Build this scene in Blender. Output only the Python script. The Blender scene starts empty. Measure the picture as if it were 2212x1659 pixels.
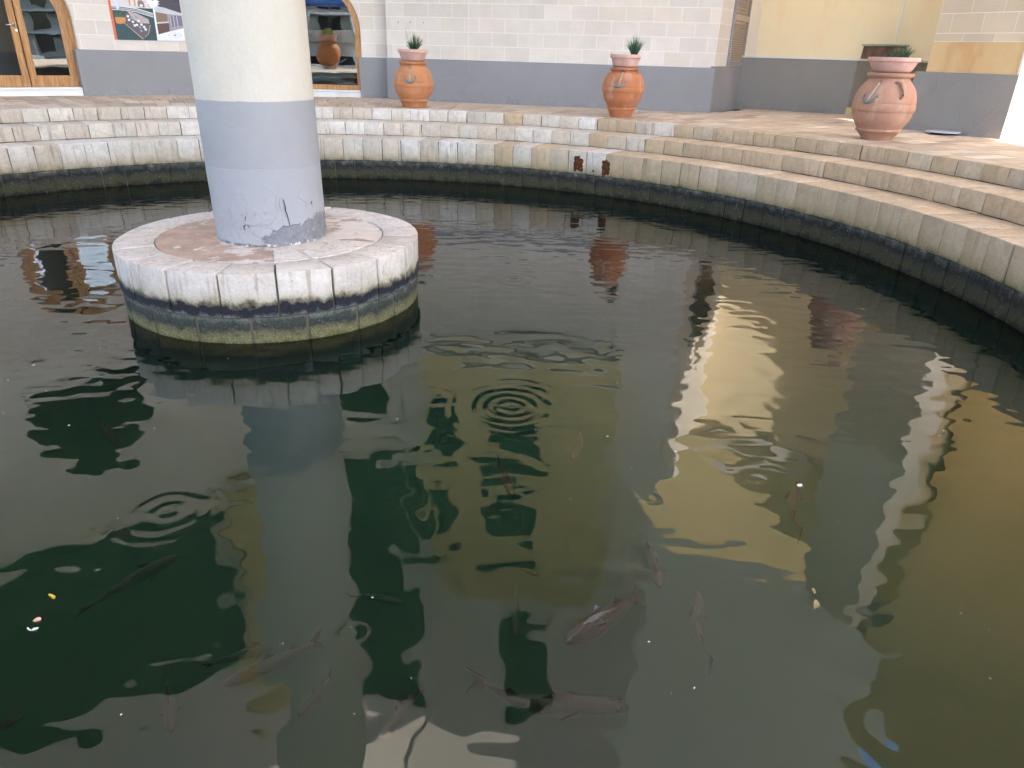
import bpy, bmesh, math, random
from mathutils import Matrix, Vector, noise as mnoise
R = math.radians
rnd = random.Random(7)
sc = bpy.context.scene
COL = sc.collection

# ------------------------------------------------------------------ camera
EYE = 0.94
th, ro = R(24.908), R(1.691)
c_, s_ = math.cos(th), math.sin(th)
right0, down0, fwd = Vector((1, 0, 0)), Vector((0, -s_, -c_)), Vector((0, c_, -s_))
cr, sr = math.cos(ro), math.sin(ro)
cam_right = right0 * cr - down0 * sr
cam_down = right0 * sr + down0 * cr
cd = bpy.data.cameras.new('camera')
cd.sensor_width = 36.0
cd.lens = 1539.0 / 2212.0 * 36.0
cd.clip_end = 5000
cam = bpy.data.objects.new('camera', cd)
COL.objects.link(cam)
m3 = Matrix((cam_right, -cam_down, -fwd)).transposed()
cam.matrix_world = Matrix.Translation((0, 0, EYE)) @ m3.to_4x4()
sc.camera = cam

# ------------------------------------------------------------------ world, sun, exposure
SUN_AZ = math.atan2(-0.80, 0.60)      # direction towards the sun (right, behind the camera)
SUN_EL = R(48)
w = bpy.data.worlds.new('World')
sc.world = w
w.use_nodes = True
nt = w.node_tree
bg = nt.nodes['Background']
sky = nt.nodes.new('ShaderNodeTexSky')
sky.sky_type = 'NISHITA'
sky.sun_disc = False
sky.sun_elevation = SUN_EL
sky.sun_rotation = R(90) - SUN_AZ
sky.air_density = 1.0
sky.dust_density = 1.6
sky.ozone_density = 1.0
nt.links.new(sky.outputs[0], bg.inputs[0])
bg.inputs[1].default_value = 0.15
sl = bpy.data.lights.new('sun', 'SUN')
sl.energy = 3.0
sl.angle = R(0.53)
sl.color = (1.0, 0.93, 0.82)
sun = bpy.data.objects.new('sun', sl)
COL.objects.link(sun)
sdir = Vector((math.cos(SUN_AZ) * math.cos(SUN_EL), math.sin(SUN_AZ) * math.cos(SUN_EL), math.sin(SUN_EL)))
sun.rotation_euler = sdir.to_track_quat('Z', 'Y').to_euler()
sun.location = (20, -25, 40)
sc.view_settings.view_transform = 'Standard'
sc.view_settings.look = 'None'
sc.view_settings.gamma = 1.0
sc.view_settings.exposure = 2.75
sc.render.engine = 'CYCLES'
sc.cycles.use_denoising = True
sc.cycles.use_adaptive_sampling = True
sc.cycles.adaptive_threshold = 0.05
sc.cycles.max_bounces = 7
sc.cycles.diffuse_bounces = 3
sc.cycles.glossy_bounces = 4
sc.cycles.transmission_bounces = 6
sc.cycles.transparent_max_bounces = 12
sc.cycles.volume_bounces = 2
sc.cycles.caustics_reflective = False
sc.cycles.caustics_refractive = False
sc.cycles.sample_clamp_indirect = 6.0

# ------------------------------------------------------------------ material helpers
class Mt:
    def __init__(s, name, rough=0.8, spec=0.35):
        s.m = bpy.data.materials.new(name)
        s.m.use_nodes = True
        s.t = s.m.node_tree
        s.b = s.t.nodes['Principled BSDF']
        s.b.inputs['Roughness'].default_value = rough
        s.b.inputs['Specular IOR Level'].default_value = spec
        s.out = s.t.nodes['Material Output']
        s._pos = None
    def n(s, typ, **kw):
        x = s.t.nodes.new('ShaderNode' + typ)
        for k, v in kw.items():
            setattr(x, k, v)
        return x
    def link(s, a, b):
        s.t.links.new(a, b)
    def put(s, sock, v):
        if isinstance(v, bpy.types.NodeSocket):
            s.link(v, sock)
        else:
            if sock.type == 'RGBA' and len(v) == 3:
                v = (*v, 1)
            sock.default_value = v
    def pos(s):
        if s._pos is None:
            s._pos = s.n('NewGeometry').outputs['Position']
        return s._pos
    def objc(s):
        return s.n('TexCoord').outputs['Object']
    def mp(s, vec, scale=(1, 1, 1), loc=(0, 0, 0), rot=(0, 0, 0)):
        x = s.n('Mapping')
        s.link(vec, x.inputs[0])
        x.inputs['Location'].default_value = loc
        x.inputs['Rotation'].default_value = rot
        x.inputs['Scale'].default_value = scale
        return x.outputs[0]
    def noise(s, scale, detail=4, rough=0.55, vec=None, dist=0.0):
        x = s.n('TexNoise')
        s.link(vec if vec is not None else s.pos(), x.inputs['Vector'])
        x.inputs['Scale'].default_value = scale
        x.inputs['Detail'].default_value = detail
        x.inputs['Roughness'].default_value = rough
        x.inputs['Distortion'].default_value = dist
        return x.outputs[0]
    def voro(s, scale, vec=None, feature='F1'):
        x = s.n('TexVoronoi', feature=feature)
        s.link(vec if vec is not None else s.pos(), x.inputs['Vector'])
        x.inputs['Scale'].default_value = scale
        return x.outputs['Distance']
    def math(s, op, a, b=0.0, clamp=False):
        x = s.n('Math', operation=op)
        x.use_clamp = clamp
        s.put(x.inputs[0], a)
        s.put(x.inputs[1], b)
        return x.outputs[0]
    def mr(s, v, a, b, c=0.0, d=1.0, smooth=True):
        x = s.n('MapRange')
        if smooth:
            x.interpolation_type = 'SMOOTHSTEP'
        s.put(x.inputs[0], v)
        for i, q in enumerate((a, b, c, d)):
            s.put(x.inputs[i + 1], q)
        return x.outputs[0]
    def mix(s, f, a, b, mode='MIX'):
        x = s.n('Mix', data_type='RGBA', blend_type=mode)
        s.put(x.inputs[0], f)
        s.put(x.inputs[6], a)
        s.put(x.inputs[7], b)
        return x.outputs[2]
    def ramp(s, f, stops):
        x = s.n('ValToRGB')
        s.link(f, x.inputs[0])
        e = x.color_ramp.elements
        while len(e) < len(stops):
            e.new(0.5)
        for i, (p, c) in enumerate(stops):
            e[i].position = p
            e[i].color = c if len(c) == 4 else (*c, 1)
        return x.outputs[0], x.outputs[1]
    def z(s):
        x = s.n('SeparateXYZ')
        s.link(s.pos(), x.inputs[0])
        return x.outputs[2]
    def ocol(s):
        return s.n('ObjectInfo').outputs['Color']
    def ornd(s):
        return s.n('ObjectInfo').outputs['Random']
    def bump(s, h, dist=0.01, strength=1.0, normal=None):
        x = s.n('Bump')
        x.inputs['Strength'].default_value = strength
        x.inputs['Distance'].default_value = dist
        s.link(h, x.inputs['Height'])
        if normal is not None:
            s.link(normal, x.inputs['Normal'])
        s.link(x.outputs[0], s.b.inputs['Normal'])
        return x.outputs[0]
    def color(s, c):
        s.put(s.b.inputs['Base Color'], c)
        return s
    def gray(s, v, lo, hi):
        return s.mr(v, 0.25, 0.75, lo, hi, smooth=False)
    def vary(s, c, v, lo=0.85, hi=1.12):
        g = s.gray(v, lo, hi)
        x = s.n('CombineXYZ')
        for i in range(3):
            s.link(g, x.inputs[i])
        return s.mix(1.0, c, x.outputs[0], 'MULTIPLY')

def simple(name, c, rough=0.7, var=0.1, scale=6, bump=0.002, bscale=40, spec=0.35, metal=0.0):
    m = Mt(name, rough, spec)
    m.color(m.vary(c, m.noise(scale, 5), 1 - var, 1 + var))
    m.b.inputs['Metallic'].default_value = metal
    if bump:
        m.bump(m.noise(bscale, 4), bump)
    return m.m

def stone_mat(name, zr=None, pits=0.5, algae=None):
    """limestone block: tint from the object's colour, mottling, pits, drip streaks, waterline growth by height"""
    m = Mt(name, 0.85, 0.25)
    sh = m.n('VectorMath', operation='ADD')
    m.link(m.pos(), sh.inputs[0])
    rv = m.math('MULTIPLY', m.ornd(), 37.0)
    cx = m.n('CombineXYZ'); m.link(rv, cx.inputs[0]); m.link(rv, cx.inputs[2])
    m.link(cx.outputs[0], sh.inputs[1])
    v = sh.outputs[0]
    c = m.vary(m.ocol(), m.noise(7, 7, 0.72, v, 0.6), 0.76, 1.16)
    c = m.vary(c, m.noise(48, 5, 0.75, v), 0.84, 1.12)
    bl = m.mr(m.noise(4.5, 5, 0.7, m.mp(v, loc=(5, 1, 2)), 0.8), 0.52, 0.68)
    c = m.mix(m.math('MULTIPLY', bl, 0.38), c, (0.34, 0.27, 0.20))
    st = m.noise(1.0, 4, 0.6, m.mp(v, (22, 22, 1.6)))
    c = m.mix(m.math('MULTIPLY', m.mr(st, 0.54, 0.70), 0.55), c, (0.25, 0.19, 0.12))
    pit = m.mr(m.noise(38, 3, 0.5, v), 0.66, 0.74)
    pit = m.math('MULTIPLY', pit, m.mr(m.noise(3, 2, 0.5, v), 0.45, 0.6))
    c = m.mix(m.math('MULTIPLY', pit, pits), c, (0.16, 0.12, 0.09))
    if zr:
        z0, z1, stops, amp = zr
        zn = m.math('ADD', m.z(), m.math('MULTIPLY', m.math('SUBTRACT', m.noise(9, 5, 0.65), 0.5), amp))
        f = m.mr(zn, z0, z1, smooth=False)
        rc, ra = m.ramp(f, stops)
        grain = m.gray(m.noise(70, 4, 0.8), 0.25, 1.7)
        gx = m.n('CombineXYZ')
        for i in range(3): m.link(grain, gx.inputs[i])
        rc = m.mix(1.0, rc, gx.outputs[0], 'MULTIPLY')
        c = m.mix(ra, c, rc)
        if algae:
            sp = m.mr(m.voro(42), 0.04, 0.20, 1, 0)
            sp = m.math('MULTIPLY', sp, m.mr(m.noise(14, 2), 0.5, 0.62))
            c = m.mix(m.math('MULTIPLY', sp, algae), c, (0.42, 0.40, 0.33))
    m.color(c)
    h = m.math('ADD', m.noise(26, 6, 0.65, v), m.math('MULTIPLY', pit, -0.5))
    m.bump(h, 0.006, 0.8)
    return m.m

def paint_mat(name, c, stainc=None, stain=0.0, var=0.07, scale=1.5, bump=0.004, bscale=22, rough=0.75):
    m = Mt(name, rough, 0.3)
    k = m.vary(c, m.noise(scale, 6, 0.6), 1 - var, 1 + var)
    k = m.vary(k, m.noise(45, 3, 0.6), 0.97, 1.03)
    if stainc:
        f = m.mr(m.noise(1.0, 5, 0.62, m.mp(m.pos(), (1.4, 1.4, 0.5))), 0.52, 0.72)
        k = m.mix(m.math('MULTIPLY', f, stain), k, stainc)
    m.color(k)
    m.bump(m.math('ADD', m.noise(bscale, 6, 0.6), m.math('MULTIPLY', m.noise(3.0, 3), 1.5)), bump, 0.7)
    return m.m

MAT = {}
GREYP = (0.250, 0.238, 0.240)
MAT['step'] = stone_mat('limestone step')
MAT['step3'] = stone_mat('limestone lowest step', (-0.76, -0.38, [
    (0.0, (0.05, 0.045, 0.02, 0.95)), (0.10, (0.13, 0.11, 0.05, 0.85)), (0.26, (0.33, 0.24, 0.12, 0.55)), (0.50, (0.42, 0.32, 0.18, 0.22)), (0.8, (0.5, 0.4, 0.3, 0.0))], 0.16))
MAT['poolwall'] = stone_mat('weedy pool wall', (-1.08, -0.66, [
    (0.0, (0.010, 0.010, 0.008, 1)), (0.20, (0.014, 0.014, 0.010, 1)), (0.32, (0.045, 0.042, 0.018, 1)), (0.50, (0.038, 0.036, 0.023, 1)),
    (0.66, (0.013, 0.013, 0.012, 1)), (0.82, (0.065, 0.062, 0.052, 1)), (1.0, (0.24, 0.225, 0.185, 0.95))], 0.26), algae=1.0)
MAT['coping'] = stone_mat('pillar base coping', (-0.84, -0.50, [
    (0.0, (0.20, 0.195, 0.19, 1)), (0.10, (0.12, 0.118, 0.118, 1)), (0.18, (0.022, 0.022, 0.026, 1)), (0.32, (0.018, 0.018, 0.021, 1)), (0.40, (0.12, 0.10, 0.05, 0.85)),
    (0.50, (0.36, 0.29, 0.16, 0.4)), (0.72, (0.5, 0.45, 0.35, 0.0))], 0.17), pits=0.5)
MAT['lowcourse'] = stone_mat('pillar base lower course', (-1.10, -0.80, [
    (0.0, (0.035, 0.04, 0.015, 1)), (0.28, (0.08, 0.08, 0.025, 1)), (0.42, (0.135, 0.122, 0.055, 1)), (0.58, (0.09, 0.083, 0.042, 1)), (0.70, (0.028, 0.030, 0.024, 1)), (0.86, (0.04, 0.045, 0.036, 1)), (1.0, (0.12, 0.13, 0.10, 1))], 0.17), algae=0.6)
MAT['mortar'] = simple('dark joint mortar', (0.10, 0.08, 0.055), 0.95, 0.3, 8, 0.004)
def paver_mat():
    m = Mt('paver stone', 0.62, 0.4)
    v = m.pos()
    c = m.vary(m.ocol(), m.noise(5, 6, 0.65), 0.75, 1.2)
    c = m.vary(c, m.noise(40, 4, 0.7), 0.88, 1.1)
    gr = m.mr(m.noise(2.2, 5, 0.7), 0.55, 0.75)
    c = m.mix(m.math('MULTIPLY', gr, 0.35), c, (0.20, 0.15, 0.11))
    ru = m.mr(m.noise(1.3, 5, 0.6, m.mp(v, loc=(3, 8, 0))), 0.50, 0.70)
    c = m.mix(m.math('MULTIPLY', ru, 0.30), c, (0.50, 0.24, 0.10))
    m.color(c)
    m.bump(m.noise(30, 6, 0.6), 0.005)
    return m.m
MAT['paver'] = paver_mat()
MAT['ground'] = simple('quay paving', (0.34, 0.27, 0.20), 0.85, 0.2, 3, 0.006)
MAT['block'] = None
def block_mat(name, base, warm=0.0):
    m = Mt(name, 0.85, 0.25)
    c = m.vary(m.mix(1.0, m.ocol(), base, 'MULTIPLY'), m.noise(2.5, 5, 0.6), 0.93, 1.07)
    lam = m.noise(1.0, 5, 0.7, m.mp(m.pos(), (3, 3, 60)))
    c = m.vary(c, lam, 0.95, 1.04)
    if warm:
        f = m.mr(m.noise(1.6, 4, 0.6, m.mp(m.pos(), (1, 1, 3))), 0.45, 0.7)
        c = m.mix(m.math('MULTIPLY', f, warm), c, (0.62, 0.40, 0.19))
    m.color(c)
    m.bump(m.noise(60, 4, 0.6), 0.002)
    return m.m
MAT['block'] = block_mat('smooth facade stone', (0.655, 0.58, 0.505))
MAT['blockw'] = block_mat('warm facade stone', (0.60, 0.49, 0.36), 0.25)
MAT['joint'] = paint_mat('pale pointing', (0.77, 0.70, 0.63), var=0.03, bump=0.001)
MAT['jointw'] = paint_mat('warm pale pointing', (0.82, 0.72, 0.57), var=0.03, bump=0.001)
MAT['stainband'] = paint_mat('orange stained render', (0.66, 0.45, 0.23), (0.52, 0.25, 0.09), 0.7, 0.1, 2.0)
MAT['render'] = paint_mat('cream render', (0.66, 0.60, 0.54), var=0.05)
MAT['whitetrim'] = paint_mat('white trim paint', (0.80, 0.77, 0.72), (0.5, 0.42, 0.33), 0.3, 0.04)
def plinth_mat(name, c):
    m = Mt(name, 0.6, 0.35)
    k = m.vary(c, m.noise(1.1, 6, 0.6), 0.93, 1.07)
    # scuffed, blistered zone near the ground: salts lift the paint there
    zz = m.math('ADD', m.z(), m.math('MULTIPLY', m.math('SUBTRACT', m.noise(2.5, 5, 0.65), 0.5), 0.5))
    low = m.mr(zz, 0.02, 0.22, 1, 0)
    blis = m.mr(m.noise(7, 6, 0.7, None, 0.6), 0.50, 0.56)
    f = m.math('MULTIPLY', low, blis)
    k = m.mix(m.math('MULTIPLY', f, 0.2), k, (0.36, 0.35, 0.37))
    k = m.mix(m.math('MULTIPLY', m.math('MULTIPLY', low, m.mr(m.noise(13, 4, 0.7), 0.62, 0.68)), 0.6), k, (0.14, 0.135, 0.15))
    m.color(k)
    h = m.math('ADD', m.math('MULTIPLY', m.noise(30, 5), 0.5), m.math('MULTIPLY', f, 0.8))
    h = m.math('ADD', h, m.math('MULTIPLY', m.mr(m.noise(2.2, 5, 0.6, m.mp(m.pos(), loc=(5, 2, 1)), 1.5), 0.56, 0.60), 0.5))
    m.bump(h, 0.006, 0.8)
    return m.m
MAT['plinth'] = plinth_mat('grey plinth paint', GREYP)
MAT['plinthw'] = plinth_mat('warm grey plinth paint', (0.265, 0.245, 0.225))
MAT['plinthlit'] = plinth_mat('lit plinth return grey', (0.42, 0.385, 0.345))  # paler copy of the plinth grey with side light painted in, unassigned
MAT['yellow'] = paint_mat('yellow wash wall', (0.90, 0.75, 0.50), (0.88, 0.64, 0.36), 0.5, 0.05, 0.7, 0.004, 14)
MAT['ochre'] = paint_mat('ochre wash wall', (0.72, 0.57, 0.30), (0.45, 0.28, 0.1), 0.4, 0.08, 0.7)
MAT['darkglass'] = simple('dark window glass', (0.012, 0.016, 0.017), 0.04, 0.1, 2, 0, spec=0.5)
MAT['shutter'] = simple('taupe shutter paint', (0.40, 0.31, 0.23), 0.5, 0.06, 8, 0.001)
MAT['shuttergrey'] = simple('grey shutter frame paint', (0.27, 0.26, 0.27), 0.55, 0.06, 8, 0.001)
MAT['greenshutter'] = simple('dark green shutter paint', (0.02, 0.035, 0.028), 0.5, 0.1, 8, 0.001)

def wood():
    m = Mt('varnished wood', 0.38, 0.5)
    g = m.noise(1.0, 5, 0.6, m.mp(m.objc(), (40, 40, 2.5)), 0.6)
    c, _ = m.ramp(g, [(0.3, (0.24, 0.10, 0.03)), (0.55, (0.46, 0.22, 0.065)), (0.75, (0.56, 0.30, 0.10))])
    m.color(m.vary(c, m.noise(2.5, 3), 0.85, 1.1))
    m.bump(g, 0.001, 0.5)
    return m.m
MAT['wood'] = wood()

def terracotta(name, base, chalk, chalkf, dark):
    m = Mt(name, 0.72, 0.35)
    oc = m.objc()
    c = m.vary(base, m.noise(5, 5, 0.6, oc), 0.85, 1.12)
    f = m.mr(m.noise(1.0, 6, 0.65, m.mp(oc, (6, 6, 2.2)), 0.3), 0.50, 0.72)
    c = m.mix(m.math('MULTIPLY', f, chalkf), c, chalk)
    f2 = m.mr(m.noise(1.0, 4, 0.6, m.mp(oc, (14, 14, 1.2), (4, 2, 1))), 0.58, 0.68)
    c = m.mix(m.math('MULTIPLY', f2, 0.35), c, dark)
    m.color(c)
    m.bump(m.noise(30, 5, 0.6, oc), 0.004)
    return m.m
MAT['terra1'] = terracotta('orange terracotta', (0.48, 0.195, 0.08), (0.50, 0.26, 0.15), 0.8, (0.28, 0.11, 0.045))
MAT['terra2'] = terracotta('glazed orange terracotta', (0.43, 0.155, 0.065), (0.52, 0.30, 0.20), 0.8, (0.30, 0.09, 0.03))
MAT['terra3'] = terracotta('pinkish weathered terracotta', (0.39, 0.205, 0.135), (0.46, 0.30, 0.22), 0.9, (0.36, 0.14, 0.06))
MAT['bowl'] = terracotta('pale pink clay', (0.55, 0.33, 0.27), (0.62, 0.44, 0.37), 0.7, (0.36, 0.20, 0.15))
MAT['soil'] = simple('potting soil', (0.06, 0.04, 0.028), 0.95, 0.3, 30, 0.01)
MAT['iron'] = simple('grey painted iron', (0.16, 0.17, 0.17), 0.5, 0.2, 20, 0.002)
MAT['ironpale'] = simple('worn pale iron', (0.36, 0.33, 0.26), 0.55, 0.2, 20, 0.002)
MAT['leaf'] = simple('grey green blade', (0.07, 0.12, 0.06), 0.5, 0.35, 20, 0)
MAT['leafdry'] = simple('dry brown blade', (0.22, 0.13, 0.07), 0.7, 0.3, 20, 0)
MAT['leafyellow'] = simple('yellow green foliage', (0.28, 0.30, 0.04), 0.6, 0.35, 9, 0)
MAT['planterwood'] = simple('brown octagonal planter boards', (0.13, 0.075, 0.05), 0.7, 0.3, 9, 0.004)
MAT['planterlip'] = simple('faded green planter rim', (0.33, 0.38, 0.28), 0.7, 0.12, 9, 0.002)
MAT['steel'] = simple('brushed steel', (0.55, 0.55, 0.56), 0.3, 0.05, 9, 0, metal=1.0)
MAT['disc'] = simple('grey cover disc', (0.38, 0.38, 0.40), 0.45, 0.08, 9, 0.001)
MAT['black'] = simple('black rubber', (0.02, 0.02, 0.02), 0.6, 0.1, 9, 0)
MAT['rust'] = None
def rust():
    m = Mt('flaking rust', 0.9, 0.2)
    c, _ = m.ramp(m.noise(30, 5, 0.7), [(0.3, (0.025, 0.010, 0.006)), (0.5, (0.085, 0.028, 0.012)), (0.7, (0.26, 0.10, 0.035))])
    m.color(c)
    m.bump(m.noise(45, 5, 0.7), 0.012)
    return m.m
MAT['rust'] = rust()
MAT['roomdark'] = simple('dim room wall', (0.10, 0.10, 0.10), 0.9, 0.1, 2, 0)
MAT['alu'] = simple('dull aluminium tube', (0.42, 0.45, 0.48), 0.35, 0.05, 6, 0, metal=0.8)

def glass_mat(name, ior, tint, alpha_dark):
    m = Mt(name)
    t = m.t
    t.nodes.remove(m.b)
    fr = m.n('Fresnel'); fr.inputs[0].default_value = ior
    gl = m.n('BsdfGlossy'); gl.inputs['Roughness'].default_value = 0.0
    bp = m.n('Bump'); bp.inputs['Distance'].default_value = 0.02; bp.inputs['Strength'].default_value = 0.05
    m.link(m.noise(1.6, 2), bp.inputs['Height']); m.link(bp.outputs[0], gl.inputs['Normal'])
    tr = m.n('BsdfTransparent'); tr.inputs[0].default_value = (*tint, 1)
    mx = m.n('MixShader')
    m.link(fr.outputs[0], mx.inputs[0]); m.link(tr.outputs[0], mx.inputs[1]); m.link(gl.outputs[0], mx.inputs[2])
    m.link(mx.outputs[0], m.out.inputs['Surface'])
    return m.m
MAT['glass'] = glass_mat('shop glass', 2.5, (0.75, 0.8, 0.8), 0)

def column_mats():
    m = Mt('cream pillar stucco', 0.85, 0.25)
    c = m.vary((0.56, 0.50, 0.415), m.noise(2.2, 6, 0.65), 0.93, 1.06)
    f = m.mr(m.noise(1.0, 6, 0.65, m.mp(m.pos(), (5, 5, 0.9)), 0.5), 0.50, 0.72)
    c = m.mix(m.math('MULTIPLY', f, 0.35), c, (0.56, 0.45, 0.32))
    sp = m.mr(m.noise(75, 2, 0.5), 0.66, 0.72)
    c = m.mix(m.math('MULTIPLY', sp, 0.3), c, (0.42, 0.36, 0.28))
    m.color(c)
    m.bump(m.math('ADD', m.noise(28, 6, 0.65), m.math('MULTIPLY', m.noise(4, 3), 1.2)), 0.008, 0.8)
    MAT['colcream'] = m.m
    m = Mt('grey pillar paint', 0.62, 0.35)
    p = m.pos()
    zc = m.z()
    c = m.vary((0.305, 0.292, 0.29), m.noise(1.8, 6, 0.62), 0.93, 1.07)
    # lower lift of newer paint, slightly bluer
    nl = m.math('ADD', zc, m.math('MULTIPLY', m.math('SUBTRACT', m.noise(3, 3), 0.5), 0.05))
    low = m.mr(nl, 0.085, 0.10, 1, 0)
    c = m.mix(m.math('MULTIPLY', low, 0.35), c, (0.345, 0.335, 0.345))
    # bare cement where the paint has fallen away: a patch at the foot facing right of the camera
    sx = m.n('SeparateXYZ'); m.link(p, sx.inputs[0])
    dx = m.math('SUBTRACT', sx.outputs[0], -1.74)
    top = m.math('ADD', -0.33, m.math('MULTIPLY', dx, 0.26))
    edge = m.math('ADD', m.math('SUBTRACT', top, zc), m.math('MULTIPLY', m.math('SUBTRACT', m.noise(9, 6, 0.65), 0.5), 0.22))
    side = m.math('ADD', m.math('ADD', dx, 0.21), m.math('MULTIPLY', m.math('SUBTRACT', m.noise(7, 5, 0.65), 0.5), 0.2))
    mask = m.math('MULTIPLY', m.mr(edge, -0.004, 0.004), m.mr(side, -0.004, 0.004))
    mask = m.math('MULTIPLY', mask, m.mr(m.noise(11, 4, 0.6, m.mp(p, loc=(2, 7, 3))), 0.36, 0.39))
    foot = m.mr(m.math('ADD', zc, m.math('MULTIPLY', m.math('SUBTRACT', m.noise(14, 5, 0.7), 0.5), 0.09)), -0.475, -0.465, 1, 0)
    mask = m.math('MAXIMUM', mask, foot)
    cem = m.vary((0.175, 0.17, 0.18), m.noise(20, 6, 0.7), 0.7, 1.4)
    c = m.mix(mask, c, cem)
    wh = m.math('MULTIPLY', foot, m.mr(m.noise(18, 4, 0.7), 0.5, 0.56))
    c = m.mix(wh, c, (0.62, 0.58, 0.54))
    m.color(c)
    flake = m.mr(m.noise(3.2, 5, 0.6, m.mp(p, loc=(9, 1, 4)), 1.6), 0.53, 0.545)
    flake = m.math('MULTIPLY', flake, m.mr(zc, -0.18, 0.0, 1, 0))
    wr = m.math('MULTIPLY', m.noise(16, 6, 0.65, m.mp(p, (1, 1, 1.8), rot=(0.3, 0.5, 0))), 0.6)
    h = m.math('ADD', wr, m.math('MULTIPLY', mask, -0.9))
    h = m.math('ADD', h, m.math('MULTIPLY', flake, 0.35))
    h = m.math('ADD', h, m.math('MULTIPLY', m.mr(nl, 0.088, 0.096, 1, 0), 0.25))
    m.bump(h, 0.009, 0.9)
    MAT['colgrey'] = m.m
    m = Mt('flaking base render', 0.8, 0.3)
    n1 = m.noise(3.4, 7, 0.68, None, 0.4)
    sx = m.n('SeparateXYZ'); m.link(m.pos(), sx.inputs[0])
    bias = m.math('MULTIPLY', m.math('ADD', sx.outputs[0], 2.04), 0.10)
    pk = m.mr(m.math('ADD', n1, bias), 0.485, 0.56)
    brown = m.vary((0.40, 0.27, 0.20), m.noise(4, 6, 0.65), 0.65, 1.35)
    pale = m.vary((0.62, 0.53, 0.45), m.noise(9, 5, 0.65), 0.8, 1.12)
    m.color(m.mix(pk, brown, pale))
    m.b.inputs['Roughness'].default_value = 0.6
    m.bump(m.math('ADD', m.math('MULTIPLY', pk, 0.5), m.math('MULTIPLY', m.noise(25, 5), 0.5)), 0.008)
    MAT['baserender'] = m.m
column_mats()

# ------------------------------------------------------------------ mesh helpers
WM = {}
def box(bm, x0, x1, y0, y1, z0, z1):
    v = [bm.verts.new(p) for p in ((x0, y0, z0), (x1, y0, z0), (x1, y1, z0), (x0, y1, z0), (x0, y0, z1), (x1, y0, z1), (x1, y1, z1), (x0, y1, z1))]
    for f in ((0, 3, 2, 1), (4, 5, 6, 7), (0, 1, 5, 4), (1, 2, 6, 5), (2, 3, 7, 6), (3, 0, 4, 7)):
        bm.faces.new([v[i] for i in f])
def prism(bm, pts, y0, y1):
    """polygon in x,z extruded from y0 (front) to y1 (back)"""
    a = [bm.verts.new((x, y0, z)) for x, z in pts]
    b = [bm.verts.new((x, y1, z)) for x, z in pts]
    bm.faces.new(a); bm.faces.new(b[::-1])
    n = len(pts)
    for i in range(n):
        bm.faces.new((a[i], b[i], b[(i + 1) % n], a[(i + 1) % n]))
def lathe(bm, prof, seg=40, cx=0, cy=0, cap0=True, cap1=True):
    rings = []
    for r, z in prof:
        rings.append([bm.verts.new((cx + r * math.cos(2 * math.pi * i / seg), cy + r * math.sin(2 * math.pi * i / seg), z)) for i in range(seg)])
    for a, b in zip(rings, rings[1:]):
        for i in range(seg):
            bm.faces.new((a[i], a[(i + 1) % seg], b[(i + 1) % seg], b[i]))
    if cap0: bm.faces.new(rings[0][::-1])
    if cap1: bm.faces.new(rings[-1])
def tube(bm, pts, r, seg=8, caps=True):
    pts = [Vector(p) for p in pts]
    rs = r if isinstance(r, (list, tuple)) else [r] * len(pts)
    rings = []
    up = Vector((0.13, 0.07, 1)).normalized()
    for i, p in enumerate(pts):
        d = (pts[min(i + 1, len(pts) - 1)] - pts[max(i - 1, 0)]).normalized()
        a = d.cross(up)
        if a.length < 1e-3: a = d.cross(Vector((1, 0, 0)))
        a.normalize(); b = a.cross(d)
        rings.append([bm.verts.new(p + (a * math.cos(2 * math.pi * k / seg) + b * math.sin(2 * math.pi * k / seg)) * rs[i]) for k in range(seg)])
    for a, b in zip(rings, rings[1:]):
        for i in range(seg):
            bm.faces.new((a[i], a[(i + 1) % seg], b[(i + 1) % seg], b[i]))
    if caps:
        bm.faces.new(rings[0][::-1]); bm.faces.new(rings[-1])
def bar(bm, p, q, wd, hd):
    p, q = Vector(p), Vector(q)
    d = (q - p).normalized()
    a = d.cross(Vector((0, 0, 1)))
    if a.length < 1e-3: a = Vector((1, 0, 0))
    a.normalize(); b = a.cross(d)
    v = []
    for o in (p, q):
        for sx, sy in ((-1, -1), (1, -1), (1, 1), (-1, 1)):
            v.append(bm.verts.new(o + a * sx * wd / 2 + b * sy * hd / 2))
    for f in ((0, 1, 2, 3), (7, 6, 5, 4), (0, 4, 5, 1), (1, 5, 6, 2), (2, 6, 7, 3), (3, 7, 4, 0)):
        bm.faces.new([v[i] for i in f])
def bevel(bm, wd, seg=1):
    bmesh.ops.bevel(bm, geom=list(bm.edges), offset=wd, segments=seg, affect='EDGES', profile=0.5, clamp_overlap=True)
def mesh_of(name, bm, smooth=False):
    bmesh.ops.recalc_face_normals(bm, faces=bm.faces)
    me = bpy.data.meshes.new(name)
    bm.to_mesh(me); bm.free()
    if smooth:
        me.shade_smooth() if hasattr(me, 'shade_smooth') else None
    return me
def place(o, parent=None, M=None):
    M = M or Matrix.Identity(4)
    WM[o] = M
    COL.objects.link(o)
    if parent is not None:
        o.parent = parent
        o.matrix_parent_inverse = WM[parent].inverted()
    o.matrix_basis = M
    return o
def obj(name, bm, mat, parent=None, M=None, smooth=False, color=None, **props):
    me = bm if isinstance(bm, bpy.types.Mesh) else mesh_of(name, bm, smooth)
    if mat is not None and not me.materials:
        me.materials.append(MAT[mat] if isinstance(mat, str) else mat)
    o = bpy.data.objects.new(name, me)
    if color is not None: o.color = (*color, 1)
    for k, v in props.items(): o[k] = v
    return place(o, parent, M)
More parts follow.
